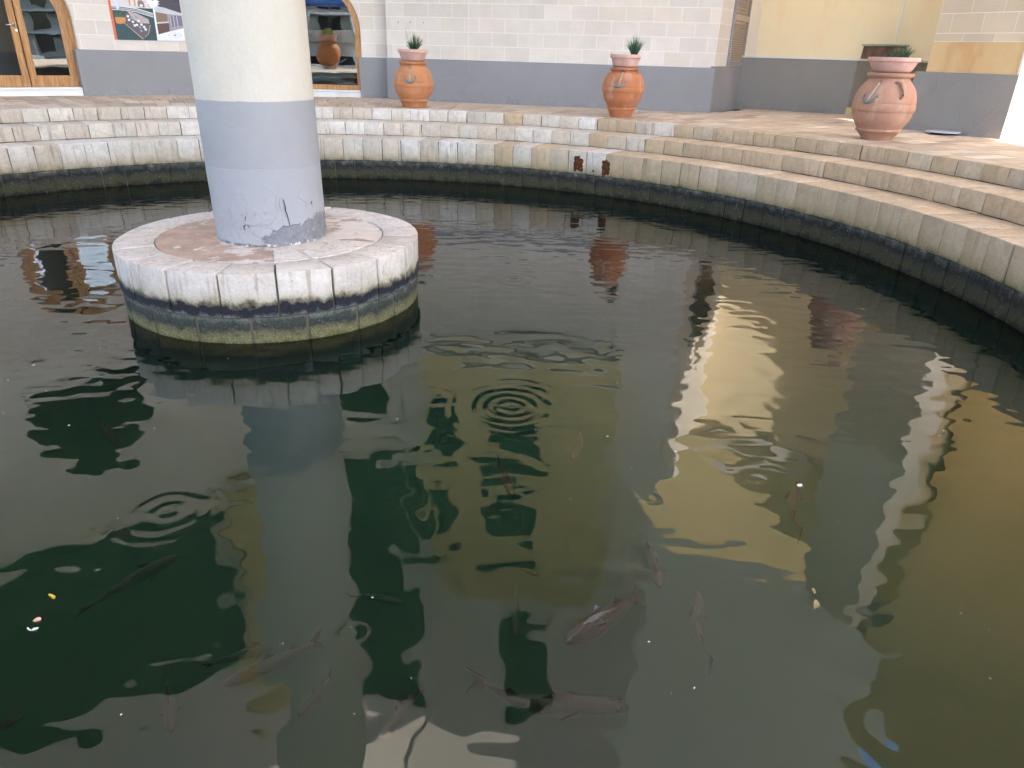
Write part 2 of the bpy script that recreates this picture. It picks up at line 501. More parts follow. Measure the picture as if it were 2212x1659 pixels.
def thing(name, label, cat, loc=(0, 0, 0), rz=0, group=None, kind=None):
    e = bpy.data.objects.new(name, None)
    e.empty_display_size = 0.2
    e['label'] = label; e['category'] = cat
    if group: e['group'] = group
    if kind: e['kind'] = kind
    return place(e, None, Matrix.Translation(loc) @ Matrix.Rotation(rz, 4, 'Z'))
def NB(): return bmesh.new()
def auto_smooth(me, ang=35):
    me.shade_smooth()
    try: me.set_sharp_from_angle(angle=R(ang))
    except Exception: pass

# ------------------------------------------------------------------ plan of the place
CX, CY = -2.0385, 5.9228           # pool and pillar centre
R1, R2, R3, R4 = 7.353, 6.769, 6.152, 6.170
Z1, Z2, ZB, ZW = -0.1825, -0.381, -0.716, -1.005
CEN = Vector((CX, CY, 0))
def polar(r, a, z=0): return Vector((CX + r * math.cos(a), CY + r * math.sin(a), z))

class Facet:
    def __init__(s, O, phi):
        s.O, s.phi = Vector((O[0], O[1], 0)), phi
        s.M = Matrix.Translation(s.O) @ Matrix.Rotation(phi, 4, 'Z')
    def w(s, u, y, z): return s.M @ Vector((u, y, z))
FL = Facet((-8.151, 14.262), R(37.9))        # left shop front
FW = Facet((-3.364, 16.150), R(5.8))         # arched window
FC0 = Facet((-2.745, 15.961), R(-14.6))      # narrow bay right of the window
FC = Facet((-1.062, 15.522), R(-10.91))      # long middle wall
FS = Facet((3.625, 14.618), R(60.7))         # its return with the shutter
FR = Facet((4.484, 16.389), R(-25.42))       # yellow recess
FQ = Facet((6.149, 12.173), R(-58.69))       # right corner block
FE = Facet((6.929, 10.891), R(31.3))         # its sunlit end

# ------------------------------------------------------------------ ground, quay, sea
def ground():
    bm = NB()
    ring = [bm.verts.new(polar(R1 + 0.28, 2 * math.pi * i / 96, -0.03)) for i in range(96)]
    outer = []
    for i in range(96):
        a = 2 * math.pi * i / 96
        d = Vector((math.cos(a), math.sin(a)))
        ts = []
        for lim, k, o in ((90, 0, CX), (-90, 0, CX), (120, 1, CY), (-9.5, 1, CY)):
            if abs(d[k]) > 1e-6:
                t = (lim - o) / d[k]
                if t > 0: ts.append(t)
        t = min(ts)
        outer.append(bm.verts.new((CX + d.x * t, CY + d.y * t, -0.03)))
    low = [bm.verts.new((v.co.x, v.co.y, -3)) for v in outer]
    for i in range(96):
        j = (i + 1) % 96
        bm.faces.new((ring[i], outer[i], outer[j], ring[j]))
        bm.faces.new((outer[i], low[i], low[j], outer[j]))
    obj('ground', bm, 'ground', kind='structure', label='pale paved ground around the pool')
    bm = NB()
    v = [bm.verts.new(p) for p in ((-2500, -2500, -1.15), (2500, -2500, -1.15), (2500, -9.0, -1.15), (-2500, -9.0, -1.15))]
    bm.faces.new(v)
    m = Mt('harbour water', 0.08, 0.5)
    m.color((0.02, 0.06, 0.075))
    m.bump(m.noise(1.2, 5, 0.6), 0.12)
    obj('sea', bm, m.m, kind='structure', label='harbour water behind the quay')
ground()

# ------------------------------------------------------------------ pool steps: bed + individual stones
def bed():
    bm = NB()
    g = 0.014
    prof = [(R1 + 0.30, -0.03), (R1 + g, -0.03), (R1 + g, Z1 - g), (R2 + g, Z1 - g), (R2 + g, Z2 - g), (R3 + g, Z2 - g), (R3 + g, ZB), (R4 + g + 0.004, ZB), (R4 + g + 0.004, -2.7)]
    lathe(bm, [(r, z) for r, z in prof], 160, CX, CY, False, False)
    return bm
steps = obj('pool_steps', bed(), 'mortar', kind='structure', label='three curved limestone steps ringing the pool')
bm = NB()
lathe(bm, [(R4 + 0.2, -2.6), (0.01, -2.62)], 64, CX, CY, False, True)
obj('pool_floor', bm, simple('silty pool floor', (0.05, 0.055, 0.03), 0.95, 0.4, 1.5, 0.02, 5), kind='structure', label='silty floor of the pool')

def stone_variants(n, wd, depth, h, taper, bev, jit):
    out = []
    for k in range(n):
        bm = NB()
        box(bm, -wd / 2, wd / 2, 0, depth, -h, 0)
        for v in bm.verts:
            if v.co.y > depth / 2: v.co.x *= taper
            v.co += Vector((rnd.uniform(-jit, jit), rnd.uniform(-jit, jit) * 0.8, rnd.uniform(-jit, jit) * 0.5))
        bevel(bm, bev * rnd.uniform(0.8, 1.5), 2)
        me = mesh_of('stone', bm)
        auto_smooth(me, 50)
        out.append(me)
    return out
WHITE = [(0.74, 0.67, 0.61), (0.68, 0.61, 0.54), (0.72, 0.65, 0.57), (0.64, 0.58, 0.51), (0.77, 0.71, 0.66)]
BEIGE = [(0.64, 0.545, 0.46), (0.66, 0.56, 0.465), (0.61, 0.525, 0.45), (0.68, 0.585, 0.50)]
TAN = [(0.60, 0.45, 0.31), (0.57, 0.43, 0.30), (0.62, 0.48, 0.35), (0.55, 0.42, 0.29), (0.60, 0.49, 0.38)]
def tint(deg):
    # paler stones at the back and left, tan ones to the right
    t = min(1, max(0, (84 - deg) / 36))
    u = rnd.random()
    if u < t: c = rnd.choice(TAN)
    elif u < t + (1 - t) * 0.6: c = rnd.choice(WHITE)
    else: c = rnd.choice(BEIGE)
    k = rnd.uniform(0.79, 0.88)
    return (c[0] * k, c[1] * k * 0.97, c[2] * k * 0.91)
def course(name, parent, rad, ztop, h, depth, pitch, off, mat, a0, a1, gap, col=None, bev=0.0045, jit=0.0055):
    wd = 2 * rad * math.sin(R(pitch) / 2) - gap
    var = stone_variants(6, wd, depth, h, (rad + depth) / rad, bev, jit)
    for me in var: me.materials.append(MAT[mat])
    a = a0 + off
    while a < a1:
        jr = rnd.uniform(-0.004, 0.006)
        p = polar(rad + jr, R(a), ztop + rnd.uniform(-0.003, 0.002))
        M = Matrix.Translation(p) @ Matrix.Rotation(R(a) - math.pi / 2 + rnd.uniform(-0.006, 0.006), 4, 'Z')
        obj(name, rnd.choice(var), None, parent, M, color=(col(a) if col else tint(a)))
        a += pitch
course('step_stone', steps, R1, 0.0, 0.1805, 0.29, 360 / 139, 0.4, 'step', -24, 160, 0.007)
course('step_stone', steps, R2, Z1, 0.196, 0.575, 360 / 133, 1.1, 'step', -24, 160, 0.007)
course('step_stone', steps, R3, Z2, 0.333, 0.605, 360 / 125, 0.2, 'step3', -28, 164, 0.007)
wallthing = thing('pool_wall', 'dark weed-stained stone wall at the pool waterline', 'wall', (CX, CY + R4, -1.0))
course('wall_stone', wallthing, R4, ZB - 0.004, 0.66, 0.2, 360 / 125, 1.6, 'poolwall', -28, 164, 0.010, col=lambda a: (lambda k: (0.2 * k, 0.19 * k, 0.16 * k))(rnd.uniform(0.7, 1.1)), bev=0.008, jit=0.004)

# rust streaks under vanished iron fixings on the lowest riser
for k, (deg, wd, ht, zt) in enumerate(((61.3, 0.135, 0.26, -0.45), (58.9, 0.035, 0.09, -0.60), (57.0, 0.115, 0.27, -0.46))):
    bm = NB()
    n = 9
    for j in range(3 if wd > 0.1 else 1):
        w0 = wd / (2.1 if wd > 0.1 else 1)
        x0 = (j - 1) * wd / 3 if wd > 0.1 else 0
        t0, b0 = rnd.uniform(0, 0.04), rnd.uniform(0, 0.05)
        prev = None
        for i in range(n + 1):
            z = -t0 - (ht - t0 - b0) * i / n
            hw = w0 / 2 * rnd.uniform(0.6, 1.25) * (0.6 if i in (0, n) else 1)
            cxx = x0 + rnd.uniform(-0.008, 0.008)
            th_ = 0.012 * (1 if 0 < i < n else 0.2)
            row = [bm.verts.new((cxx - hw, 0.003, z)), bm.verts.new((cxx - hw * 0.4, -th_ * rnd.uniform(0.5, 1.2), z)), bm.verts.new((cxx + hw * 0.4, -th_ * rnd.uniform(0.5, 1.2), z)), bm.verts.new((cxx + hw, 0.003, z))]
            if prev:
                for q in range(3): bm.faces.new((prev[q], prev[q + 1], row[q + 1], row[q]))
            prev = row
    p = polar(R3 - 0.004, R(deg), zt)
    M = Matrix.Translation(p) @ Matrix.Rotation(R(deg) - math.pi / 2, 4, 'Z')
    obj('rust_stain', bm, 'rust', steps, M)

# deck pavers
bm = NB()
_a = [[bm.verts.new(polar(q, R(-32 + 2 * i), -0.022)) for i in range(100)] for q in (R1 + 0.288, 13.4)]
for i in range(99): bm.faces.new((_a[0][i], _a[1][i], _a[1][i + 1], _a[0][i + 1]))
deck = obj('deck', bm, 'mortar', kind='structure', label='radially laid stone paving of the deck between steps and shop fronts')
plan = [(-12.1, 11.19), (-8.15, 14.26), (-6.08, 15.87), (-2.8, 16.2), (-2.74, 15.96), (-1.06, 15.52), (3.62, 14.62), (4.45, 16.3), (6.57, 15.4), (9, 17), (6.15, 12.17), (6.93, 10.89), (9.5, 12.4), (20, 10)]
def rmax(a):
    d = Vector((math.cos(a), math.sin(a)))
    best = 14.0
    for (x0, y0), (x1, y1) in zip(plan, plan[1:]):
        e = Vector((x1 - x0, y1 - y0)); f = Vector((x0 - CX, y0 - CY))
        det = d.x * -e.y + e.x * d.y
        if abs(det) < 1e-9: continue
        t = (f.x * -e.y + e.x * f.y) / det
        s = (d.x * f.y - d.y * f.x) / det
        if t > 0 and -0.02 <= s <= 1.02: best = min(best, t)
    return best
pv = []
r = R1 + 0.296
row = 0
while r < 13:
    ln = 0.62
    n = int(round(2 * math.pi * (r + ln / 2) / 0.232))
    dp = 360 / n
    for k in range(n):
        a = -30 + (k + 0.5 * (row % 2)) * dp
        if a > 165: break
        if r < rmax(R(a)) + 0.12:
            pv.append((row, r, a, dp, ln))
    r += ln
    row += 1
PC = [(0.56, 0.42, 0.30), (0.62, 0.48, 0.35), (0.52, 0.40, 0.30), (0.66, 0.52, 0.39), (0.48, 0.36, 0.26)]
def seen(p):
    rr, r_, a, dp, ln = p
    q = polar(r_ + ln / 2, R(a))
    d = q.y * c_ + EYE * s_
    u = q.x / max(d, 0.1)
    return (abs(u) < 0.75 and d > 0, -d)
pv.sort(key=lambda p: seen(p), reverse=True)
cache = {}
rest = NB()
for i, (rw, r_, a, dp, ln) in enumerate(pv):
    w0 = 2 * r_ * math.sin(R(dp) / 2) - 0.013
    w1 = 2 * (r_ + ln) * math.sin(R(dp) / 2) - 0.013
    M = Matrix.Translation(polar(r_, R(a), rnd.uniform(-0.002, 0.002))) @ Matrix.Rotation(R(a) - math.pi / 2, 4, 'Z')
    if i < 290:
        key = (rw, rnd.randrange(3))
        if key not in cache:
            bm = NB()
            v = [bm.verts.new(p) for p in ((-w0 / 2, 0.004, -0.05), (w0 / 2, 0.004, -0.05), (w1 / 2, ln - 0.004, -0.05), (-w1 / 2, ln - 0.004, -0.05), (-w0 / 2, 0.004, 0), (w0 / 2, 0.004, 0), (w1 / 2, ln - 0.004, 0), (-w1 / 2, ln - 0.004, 0))]
            for f in ((4, 5, 6, 7), (0, 1, 5, 4), (1, 2, 6, 5), (2, 3, 7, 6), (3, 0, 4, 7), (3, 2, 1, 0)):
                bm.faces.new([v[q] for q in f])
            for q in v: q.co += Vector((rnd.uniform(-.002, .002), rnd.uniform(-.004, .004), rnd.uniform(-.0015, .0015)))
            bevel(bm, 0.004)
            cache[key] = mesh_of('paver', bm); cache[key].materials.append(MAT['paver'])
        k = rnd.uniform(0.70, 0.95)
        obj('paver', cache[key], None, deck, M, color=tuple(x * k for x in rnd.choice(PC)))
    else:
        v = [rest.verts.new(M @ Vector(p)) for p in ((-w0 / 2, 0.004, -0.03), (w0 / 2, 0.004, -0.03), (w1 / 2, ln - 0.004, -0.03), (-w1 / 2, ln - 0.004, -0.03), (-w0 / 2, 0.004, 0), (w0 / 2, 0.004, 0), (w1 / 2, ln - 0.004, 0), (-w1 / 2, ln - 0.004, 0))]
        for f in ((4, 5, 6, 7), (0, 1, 5, 4), (1, 2, 6, 5), (2, 3, 7, 6), (3, 0, 4, 7)):
            rest.faces.new([v[q] for q in f])
obj('outer_paving', rest, 'paver', deck, color=(0.51, 0.40, 0.30), kind='stuff')

# ------------------------------------------------------------------ pillar base and pillar
RB, ZT, ZC = 1.20, -0.490, -0.810
base = thing('pillar_base', 'round pale stone base rising from the water under the pillar', 'pillar base', (CX, CY, ZW))
bm = NB()
lathe(bm, [(RB - 0.02, -2.6), (RB - 0.02, ZT - 0.02)], 64, CX, CY)
obj('core', bm, 'mortar', base)
def ring_course(name, rad, depth, zt, h, n, off, mat, gap, cols):
    pitch = 360 / n
    for k in range(n):
        a0, a1 = R(off + k * pitch), R(off + (k + 1) * pitch)
        ga = gap / rad / 2
        bm = NB()
        m = 6
        out_t, out_b, in_t, in_b = [], [], [], []
        for i in range(m + 1):
            a = a0 + ga + (a1 - a0 - 2 * ga) * i / m
            ai = a0 + ga * rad / (rad - depth) + (a1 - a0 - 2 * ga * rad / (rad - depth)) * i / m
            for lst, rr, aa, zz in ((out_t, rad, a, zt), (out_b, rad, a, zt - h), (in_t, rad - depth, ai, zt), (in_b, rad - depth, ai, zt - h)):
                lst.append(bm.verts.new((rr * math.cos(aa), rr * math.sin(aa), zz)))
        for i in range(m):
            bm.faces.new((out_b[i], out_b[i + 1], out_t[i + 1], out_t[i]))
            bm.faces.new((out_t[i], out_t[i + 1], in_t[i + 1], in_t[i]))
            bm.faces.new((in_t[i], in_t[i + 1], in_b[i + 1], in_b[i]))
            bm.faces.new((in_b[i], in_b[i + 1], out_b[i + 1], out_b[i]))
        bm.faces.new((out_t[0], in_t[0], in_b[0], out_b[0])); bm.faces.new((out_t[m], out_b[m], in_b[m], in_t[m]))
        bmesh.ops.recalc_face_normals(bm, faces=bm.faces)
        es = [e for e in bm.edges if len(e.link_faces) == 2 and e.calc_face_angle(0) > R(40)]
        bmesh.ops.bevel(bm, geom=es, offset=0.010, segments=2, affect='EDGES', profile=0.5)
        me = mesh_of(name, bm); auto_smooth(me, 40)
        me.materials.append(MAT[mat])
        j = rnd.uniform(-0.005, 0.005); jk = rnd.uniform(0.80, 0.89)
        am = (a0 + a1) / 2
        obj(name, me, None, base, Matrix.Translation((CX + j * math.cos(am), CY + j * math.sin(am), rnd.uniform(-0.003, 0.003))), color=(lambda q: (q[0] * jk, q[1] * jk * 0.975, q[2] * jk * 0.93))(rnd.choice(cols)))
ring_course('coping_stone', RB, 0.295, ZT, abs(ZC - ZT) - 0.004, 19, 4.0, 'coping', 0.013, [(0.67, 0.595, 0.54), (0.70, 0.635, 0.59), (0.64, 0.565, 0.505), (0.70, 0.625, 0.56)])
ring_course('course_stone', RB - 0.012, 0.2, ZC - 0.006, 0.7, 19, 13.0, 'lowcourse', 0.018, [(0.3, 0.28, 0.2), (0.26, 0.25, 0.18)])
bm = NB()
lathe(bm, [(0.899, ZT - 0.05), (0.899, ZT - 0.006), (0.3, ZT + 0.001)], 72, CX, CY, True, True)
obj('render_bed', bm, 'baserender', base)
# a few bare wedge slabs still showing through the worn render, right of the pillar's foot
for a0, a1, r0, r1 in ((-72, -56, 0.50, 0.885), (-38, -16, 0.60, 0.88), (-54, -40, 0.66, 0.89)):
    bm = NB()
    pts = []
    for i in range(7): pts.append((r1, a0 + (a1 - a0) * i / 6))
    for i in range(7): pts.append((r0 + rnd.uniform(-.02, .02), a1 - (a1 - a0) * i / 6))
    top = [bm.verts.new((CX + r_ * math.cos(R(a)), CY + r_ * math.sin(R(a)), ZT + 0.0035)) for r_, a in pts]
    bot = [bm.verts.new((v.co.x, v.co.y, ZT - 0.02)) for v in top]
    bm.faces.new(top)
    for i in range(len(top)): bm.faces.new((top[i], bot[i], bot[(i + 1) % len(top)], top[(i + 1) % len(top)]))
    obj('slab', bm, 'coping', base, color=(0.62, 0.54, 0.47))

def pillar(name, label, x, y, z0, ztop, lean, zg):
    p = thing(name, label, 'pillar', (x, y, z0))
    sh = Matrix.Translation((x, y, z0)) @ Matrix(((1, 0, lean, 0), (0, 1, 0, 0), (0, 0, 1, 0), (0, 0, 0, 1)))
    def shaft(za, zb, r0, r1, rag0=0, rag1=0, n=40, seg=96):
        bm = NB()
        rings = []
        for i in range(n + 1):
            t = i / n
            rr = r0 + (r1 - r0) * t
            rg = []
            for k in range(seg):
                a = 2 * math.pi * k / seg
                z = za + (zb - za) * t
                wob = 0.004 * mnoise.noise(Vector((math.cos(a) * 1.2, math.sin(a) * 1.2, z * 0.9))) + 0.0015 * mnoise.noise(Vector((math.cos(a) * 5, math.sin(a) * 5, z * 5)))
                if i == n: z += rag1 * mnoise.noise(Vector((math.cos(a) * 6, math.sin(a) * 6, 3)))
                rg.append(bm.verts.new(((rr + wob) * math.cos(a), (rr + wob) * math.sin(a), z)))
            rings.append(rg)
        for A, B in zip(rings, rings[1:]):
            for k in range(seg): bm.faces.new((A[k], A[(k + 1) % seg], B[(k + 1) % seg], B[k]))
        bm.faces.new(rings[0][::-1]); bm.faces.new(rings[-1])
        return bm
    hg = zg - z0
    o = obj('cream_shaft', shaft(hg - 0.02, ztop - z0, 0.4365, 0.425, n=30), 'colcream', p, smooth=True)
    g = obj('grey_band', shaft(0, hg, 0.438, 0.440, rag1=0.006), 'colgrey', p, smooth=True)
    for q in (o, g):
        me = q.data
        me.transform(Matrix(((1, 0, lean, 0), (0, 1, 0, 0), (0, 0, 1, 0), (0, 0, 0, 1))))
        q.matrix_parent_inverse = Matrix.Identity(4)
        q.matrix_basis = Matrix.Identity(4)
        auto_smooth(me, 50)
        WM[q] = WM[p].copy()
    return p
LEAN = -0.012
pil = pillar('pillar', 'cream stucco pillar with grey painted foot standing in the pool', CX, CY, ZT + 0.001, 10.0, LEAN, 0.57)
# crack and lifted flake in the grey paint
def on_pillar(deg, z, out=0.0):
    a = R(deg)
    rr = 0.4405 + out
    return Vector((CX + LEAN * (z - ZT) + rr * math.cos(a), CY + rr * math.sin(a), z))
for pts, wd in (([(-57, -0.13), (-56.5, -0.165), (-56.0, -0.18), (-56.3, -0.21), (-55.2, -0.245), (-54.6, -0.27), (-53.8, -0.31), (-53.6, -0.345)], 0.0045),
                ([(-98, -0.36), (-99, -0.335), (-97, -0.318), (-94.5, -0.322), (-93.5, -0.34)], 0.005),
                ([(-94.8, -0.255), (-96.0, -0.262), (-96.4, -0.29)], 0.003), ([(-24, -0.17), (-25, -0.185), (-24.6, -0.2)], 0.005)):
    bm = NB()
    prev = None
    for i, (dg, z) in enumerate(pts):
        t = i / (len(pts) - 1)
        hw = math.degrees(wd * (0.35 + 0.65 * math.sin(math.pi * (0.15 + 0.8 * t))) / 0.44)
        rw = [bm.verts.new(on_pillar(dg - hw, z + 0.001, 0.0045)), bm.verts.new(on_pillar(dg + hw, z - 0.001, 0.0045))]
        if prev: bm.faces.new((prev[0], prev[1], rw[1], rw[0]))
        prev = rw
    obj('crack', bm, 'black', pil)

# ------------------------------------------------------------------ water
def water():
    bm = NB()
    lathe(bm, [(R4 + 0.10, -2.66), (R4 + 0.10, ZW)], 128, CX, CY)
    m = Mt('pool water')
    t = m.t
    t.nodes.remove(m.b)
    p = m.pos()
    flat = m.mp(p, (1, 1, 0))
    rings = [(0.0, 3.86, 0.60, 30, 0.0006), (-0.011, 6.52, 0.36, 22, 0.0010), (-1.558, 2.69, 0.34, 30, 0.0005), (0.679, 2.92, 0.13, 38, 0.0005), (0.546, 2.44, 0.12, 42, 0.0005),
             (-0.556, 1.975, 0.10, 40, 0.0005), (1.25, 1.62, 0.26, 20, 0.0012), (1.50, 1.72, 0.16, 30, 0.0006), (1.27, 3.1, 0.2, 24, 0.0003), (-3.72, 6.86, 0.3, 18, 0.0006)]
    h = m.math('MULTIPLY', m.noise(0.9, 1, 0.5, flat), 0.0046)
    big = m.mp(p, (1, 0.8, 0), rot=(0, 0, 0.5))
    h = m.math('ADD', h, m.math('MULTIPLY', m.noise(2.7, 1, 0.4, big, 0.4), 0.0046))
    calm = m.mr(m.noise(0.55, 2, 0.5, flat), 0.35, 0.65, 0.35, 1.0)
    h = m.math('ADD', h, m.math('MULTIPLY', m.math('MULTIPLY', m.noise(6.0, 0, 0.5, flat, 0.3), calm), 0.0042))
    h = m.math('ADD', h, m.math('MULTIPLY', m.math('MULTIPLY', m.noise(1.0, 0, 0.5, m.mp(p, (3.6, 9, 0), rot=(0, 0, -0.12)), 0.3), calm), 0.0030))
    # fine cat's-paw wavelets at the far side
    sx = m.n('SeparateXYZ'); m.link(p, sx.inputs[0])
    far = m.mr(sx.outputs[1], 6.5, 10.0)
    fine = m.noise(1.0, 3, 0.5, m.mp(p, (5, 11, 0), rot=(0, 0, 0.15)))
    h = m.math('ADD', h, m.math('MULTIPLY', m.math('MULTIPLY', fine, far), 0.0016))
    wob = m.math('MULTIPLY', m.math('SUBTRACT', m.noise(3.5, 1, 0.5, flat), 0.5), 0.07)
    for x, y, rad, fq, amp in rings:
        d = m.n('VectorMath', operation='DISTANCE')
        m.link(flat, d.inputs[0]); d.inputs[1].default_value = (x, y, 0)
        dd = m.math('ADD', d.outputs['Value'], wob)
        env = m.mr(dd, rad * 0.05, rad, 1, 0)
        wv = m.math('SINE', m.math('MULTIPLY', dd, fq * 2.6))
        h = m.math('ADD', h, m.math('MULTIPLY', m.math('MULTIPLY', wv, env), amp))
    bp = m.n('Bump'); bp.inputs['Distance'].default_value = 1.0; bp.inputs['Strength'].default_value = 1.0
    m.link(h, bp.inputs['Height'])
    fr = m.n('Fresnel'); fr.inputs[0].default_value = 1.68
    m.link(bp.outputs[0], fr.inputs['Normal'])
    gl = m.n('BsdfGlossy'); gl.inputs['Roughness'].default_value = 0.0
    m.link(bp.outputs[0], gl.inputs['Normal'])
    tr = m.n('BsdfTransparent')
    # tint darkens low sight lines, standing in for missing refraction of the murk
    lw = m.n('LayerWeight'); lw.inputs[0].default_value = 0.5
    k = m.mr(lw.outputs['Facing'], 0.42, 0.80, 1.0, 0.12)
    kc = m.n('CombineXYZ')
    for i in range(3): m.link(k, kc.inputs[i])
    m.link(kc.outputs[0], tr.inputs[0])
    mx = m.n('MixShader')
    m.link(fr.outputs[0], mx.inputs[0]); m.link(tr.outputs[0], mx.inputs[1]); m.link(gl.outputs[0], mx.inputs[2])
    m.link(mx.outputs[0], m.out.inputs['Surface'])
    vs = m.n('VolumeScatter'); vs.inputs['Color'].default_value = (0.24, 0.70, 0.40, 1); vs.inputs['Density'].default_value = 1.7
    vs.inputs['Anisotropy'].default_value = 0.2
    va = m.n('VolumeAbsorption'); va.inputs['Color'].default_value = (0.05, 0.45, 0.25, 1); va.inputs['Density'].default_value = 1.5
    ad = m.n('AddShader'); m.link(vs.outputs[0], ad.inputs[0]); m.link(va.outputs[0], ad.inputs[1])
    m.link(ad.outputs[0], m.out.inputs['Volume'])
    obj('pool_water', bm, m.m, kind='structure', label='rippled dark green water of the round pool')
water()

# ------------------------------------------------------------------ buildings
def hw_open(arch, z):
    c, r, sp = arch
    if z <= sp: return r
    d = z - sp
    return math.sqrt(max(0, r * r - d * d))
def arch_pts(arch, z0, n=20):
    c, r, sp = arch
    pts = [(c - r, z0), (c - r, sp)]
    for i in range(1, n): 
        a = math.pi - math.pi * i / n
        pts.append((c + r * math.cos(a), sp + r * math.sin(a)))
    pts += [(c + r, sp), (c + r, z0)]
    return pts
BT = [(1, 1, 1), (0.97, 0.96, 0.95), (1.03, 1.03, 1.03), (0.95, 0.95, 0.96), (1.0, 0.98, 0.95)]
def blocks(parent, F, u0, u1, z0, pitch, rows, blen, offs, mat, arch=None, y=0.030, gap=0.012, cut=None):
    for k in range(rows):
        za, zb = z0 + k * pitch, z0 + (k + 1) * pitch
        if cut and k == 0: za = cut
        o = offs[k % len(offs)]
        n0 = math.floor((u0 - o) / blen) - 1
        edges = [o + blen * j for j in range(n0, n0 + int((u1 - u0) / blen) + 4)]
        for ua, ub in zip(edges, edges[1:]):
            ua, ub = max(ua, u0), min(ub, u1)
            if ub - ua < 0.05: continue
            segs = [(ua, ub)]
            if arch and ua < arch[0] < ub: segs = [(ua, arch[0]), (arch[0], ub)]
            for a, b in segs:
                zs = [za + gap / 2 + (zb - za - gap) * i / 6 for i in range(7)]
                if arch:
                    c = arch[0]
                    if a >= c - 1e-6:
                        L = [(max(a + gap / 2, c + hw_open(arch, z) + 0.002), z) for z in zs]; Rr = [(b - gap / 2, z) for z in zs]
                    else:
                        L = [(a + gap / 2, z) for z in zs]; Rr = [(min(b - gap / 2, c - hw_open(arch, z) - 0.002), z) for z in zs]
                    if min(r_[0] - l_[0] for l_, r_ in zip(L, Rr)) < 0.02: continue
                    straight = max(l[0] for l in L) - min(l[0] for l in L) < 1e-4 and max(l[0] for l in Rr) - min(l[0] for l in Rr) < 1e-4
                    if straight: L, Rr = [L[0], L[-1]], [Rr[0], Rr[-1]]
                else:
                    L = [(a + gap / 2, zs[0]), (a + gap / 2, zs[-1])]; Rr = [(b - gap / 2, zs[0]), (b - gap / 2, zs[-1])]
                bm = NB()
                prism(bm, Rr + L[::-1], y + rnd.uniform(-0.0006, 0.0006), y + 0.02)
                kk = rnd.uniform(0.965, 1.035)
                obj('block', bm, mat, parent, F.M, color=tuple(x * kk for x in rnd.choice(BT)))
def pbox(name, mat, parent, F, *b, bev=0):
    bm = NB(); box(bm, *b)
    if bev: bevel(bm, bev, 2)
    return obj(name, bm, mat, parent, F.M)
def upper_window(parent, F, u0, u1, z0, z1, y, mat='greenshutter', arch=False):
    bm = NB()
    if arch:
        r = (u1 - u0) / 2
        pts = arch_pts(((u0 + u1) / 2, r, z1 - r), z0)
        prism(bm, pts, y - 0.004, y + 0.02)
    else: box(bm, u0, u1, y - 0.004, y + 0.02, z0, z1)
    wn = obj('upper_window', bm, 'darkglass', parent, F.M)
    bm = NB()
    t = 0.07
    if not arch:
        box(bm, u0 - t, u1 + t, y - 0.04, y - 0.006, z1, z1 + t)
    box(bm, u0 - t, u0, y - 0.04, y - 0.006, z0, z1 - (0 if not arch else r))
    box(bm, u1, u1 + t, y - 0.04, y - 0.006, z0, z1 - (0 if not arch else r))
    box(bm, (u0 + u1) / 2 - 0.03, (u0 + u1) / 2 + 0.03, y - 0.03, y - 0.006, z0, z1)
    obj('frame', bm, mat, wn, F.M)
    pb = NB(); box(pb, u0 - 0.12, u1 + 0.12, y - 0.10, y - 0.006, z0 - 0.08, z0)
    obj('sill', pb, 'whitetrim', wn, F.M)
    return wn

H_B = 24.0
main = thing('shop_building', 'tall pale stone building with arched shop openings and grey plinth curving behind the pool', 'building', (-1.0, 16.6, 0))
def wall(F, u0, u1, arch=None, mat='joint', y=0.0325, th_=0.24, top=H_B):
    bm = NB()
    if arch:
        pts = [(u0, 0)] + arch_pts(arch, 0) + [(u1, 0), (u1, top), (u0, top)]
    else: pts = [(u0, 0), (u1, 0), (u1, top), (u0, top)]
    prism(bm, pts, y, y + th_)
    return obj('wall', bm, mat, main, F.M)
DOOR = (-0.80, 0.87, 1.27)
WIN = (-0.87, 0.93, 1.26)
wl = wall(FL, -6.0, 2.70, DOOR)
ww = wall(FW, -2.85, 0.64, WIN, th_=0.22)
w0 = wall(FC0, 0.0, 1.735, None, th_=0.5)
wc = wall(FC, -0.005, 4.745, None, th_=0.5)
ws = wall(FS, 0.035, 4.2, None, th_=0.3, top=6.3)
blocks(wl, FL, -2.8, 2.66, 0.791, 0.248, 9, 0.56, [0.12, 0.42], 'block', DOOR)
blocks(ww, FW, -2.0, 0.60, 0.791, 0.248, 9, 0.52, [0.34, 0.06], 'block', WIN)
blocks(w0, FC0, 0.0, 1.735, 0.791, 0.248, 9, 0.512, [0.12, 0.38], 'block')
blocks(wc, FC, 0.0, 4.752, 0.791, 0.248, 9, 0.513, [0.214, 0.470], 'block')
blocks(ws, FS, 0.032, 0.86, 0.791, 0.248, 9, 0.83, [0.031], 'block')
# thin return of the middle bay beside the window, and screw holes left by an old sign
for zz in [0.791 + 0.248 * k for k in range(9)]:
    bm = NB(); box(bm, -0.004, 0.0, 0.034, 0.26, zz + 0.005, zz + 0.243)
    obj('block', bm, 'block', w0, FC0.M, color=(0.97, 0.97, 0.97))
for u, z in ((0.26, 1.44), (0.52, 1.445), (0.80, 1.44)):
    bm = NB()
    for v in (0,):
        prism(bm, [(u + 0.011 * math.cos(a * math.pi / 4), z + 0.011 * math.sin(a * math.pi / 4)) for a in range(8)], 0.0275, 0.03)
    obj('screw_hole', bm, 'black', w0, FC0.M)
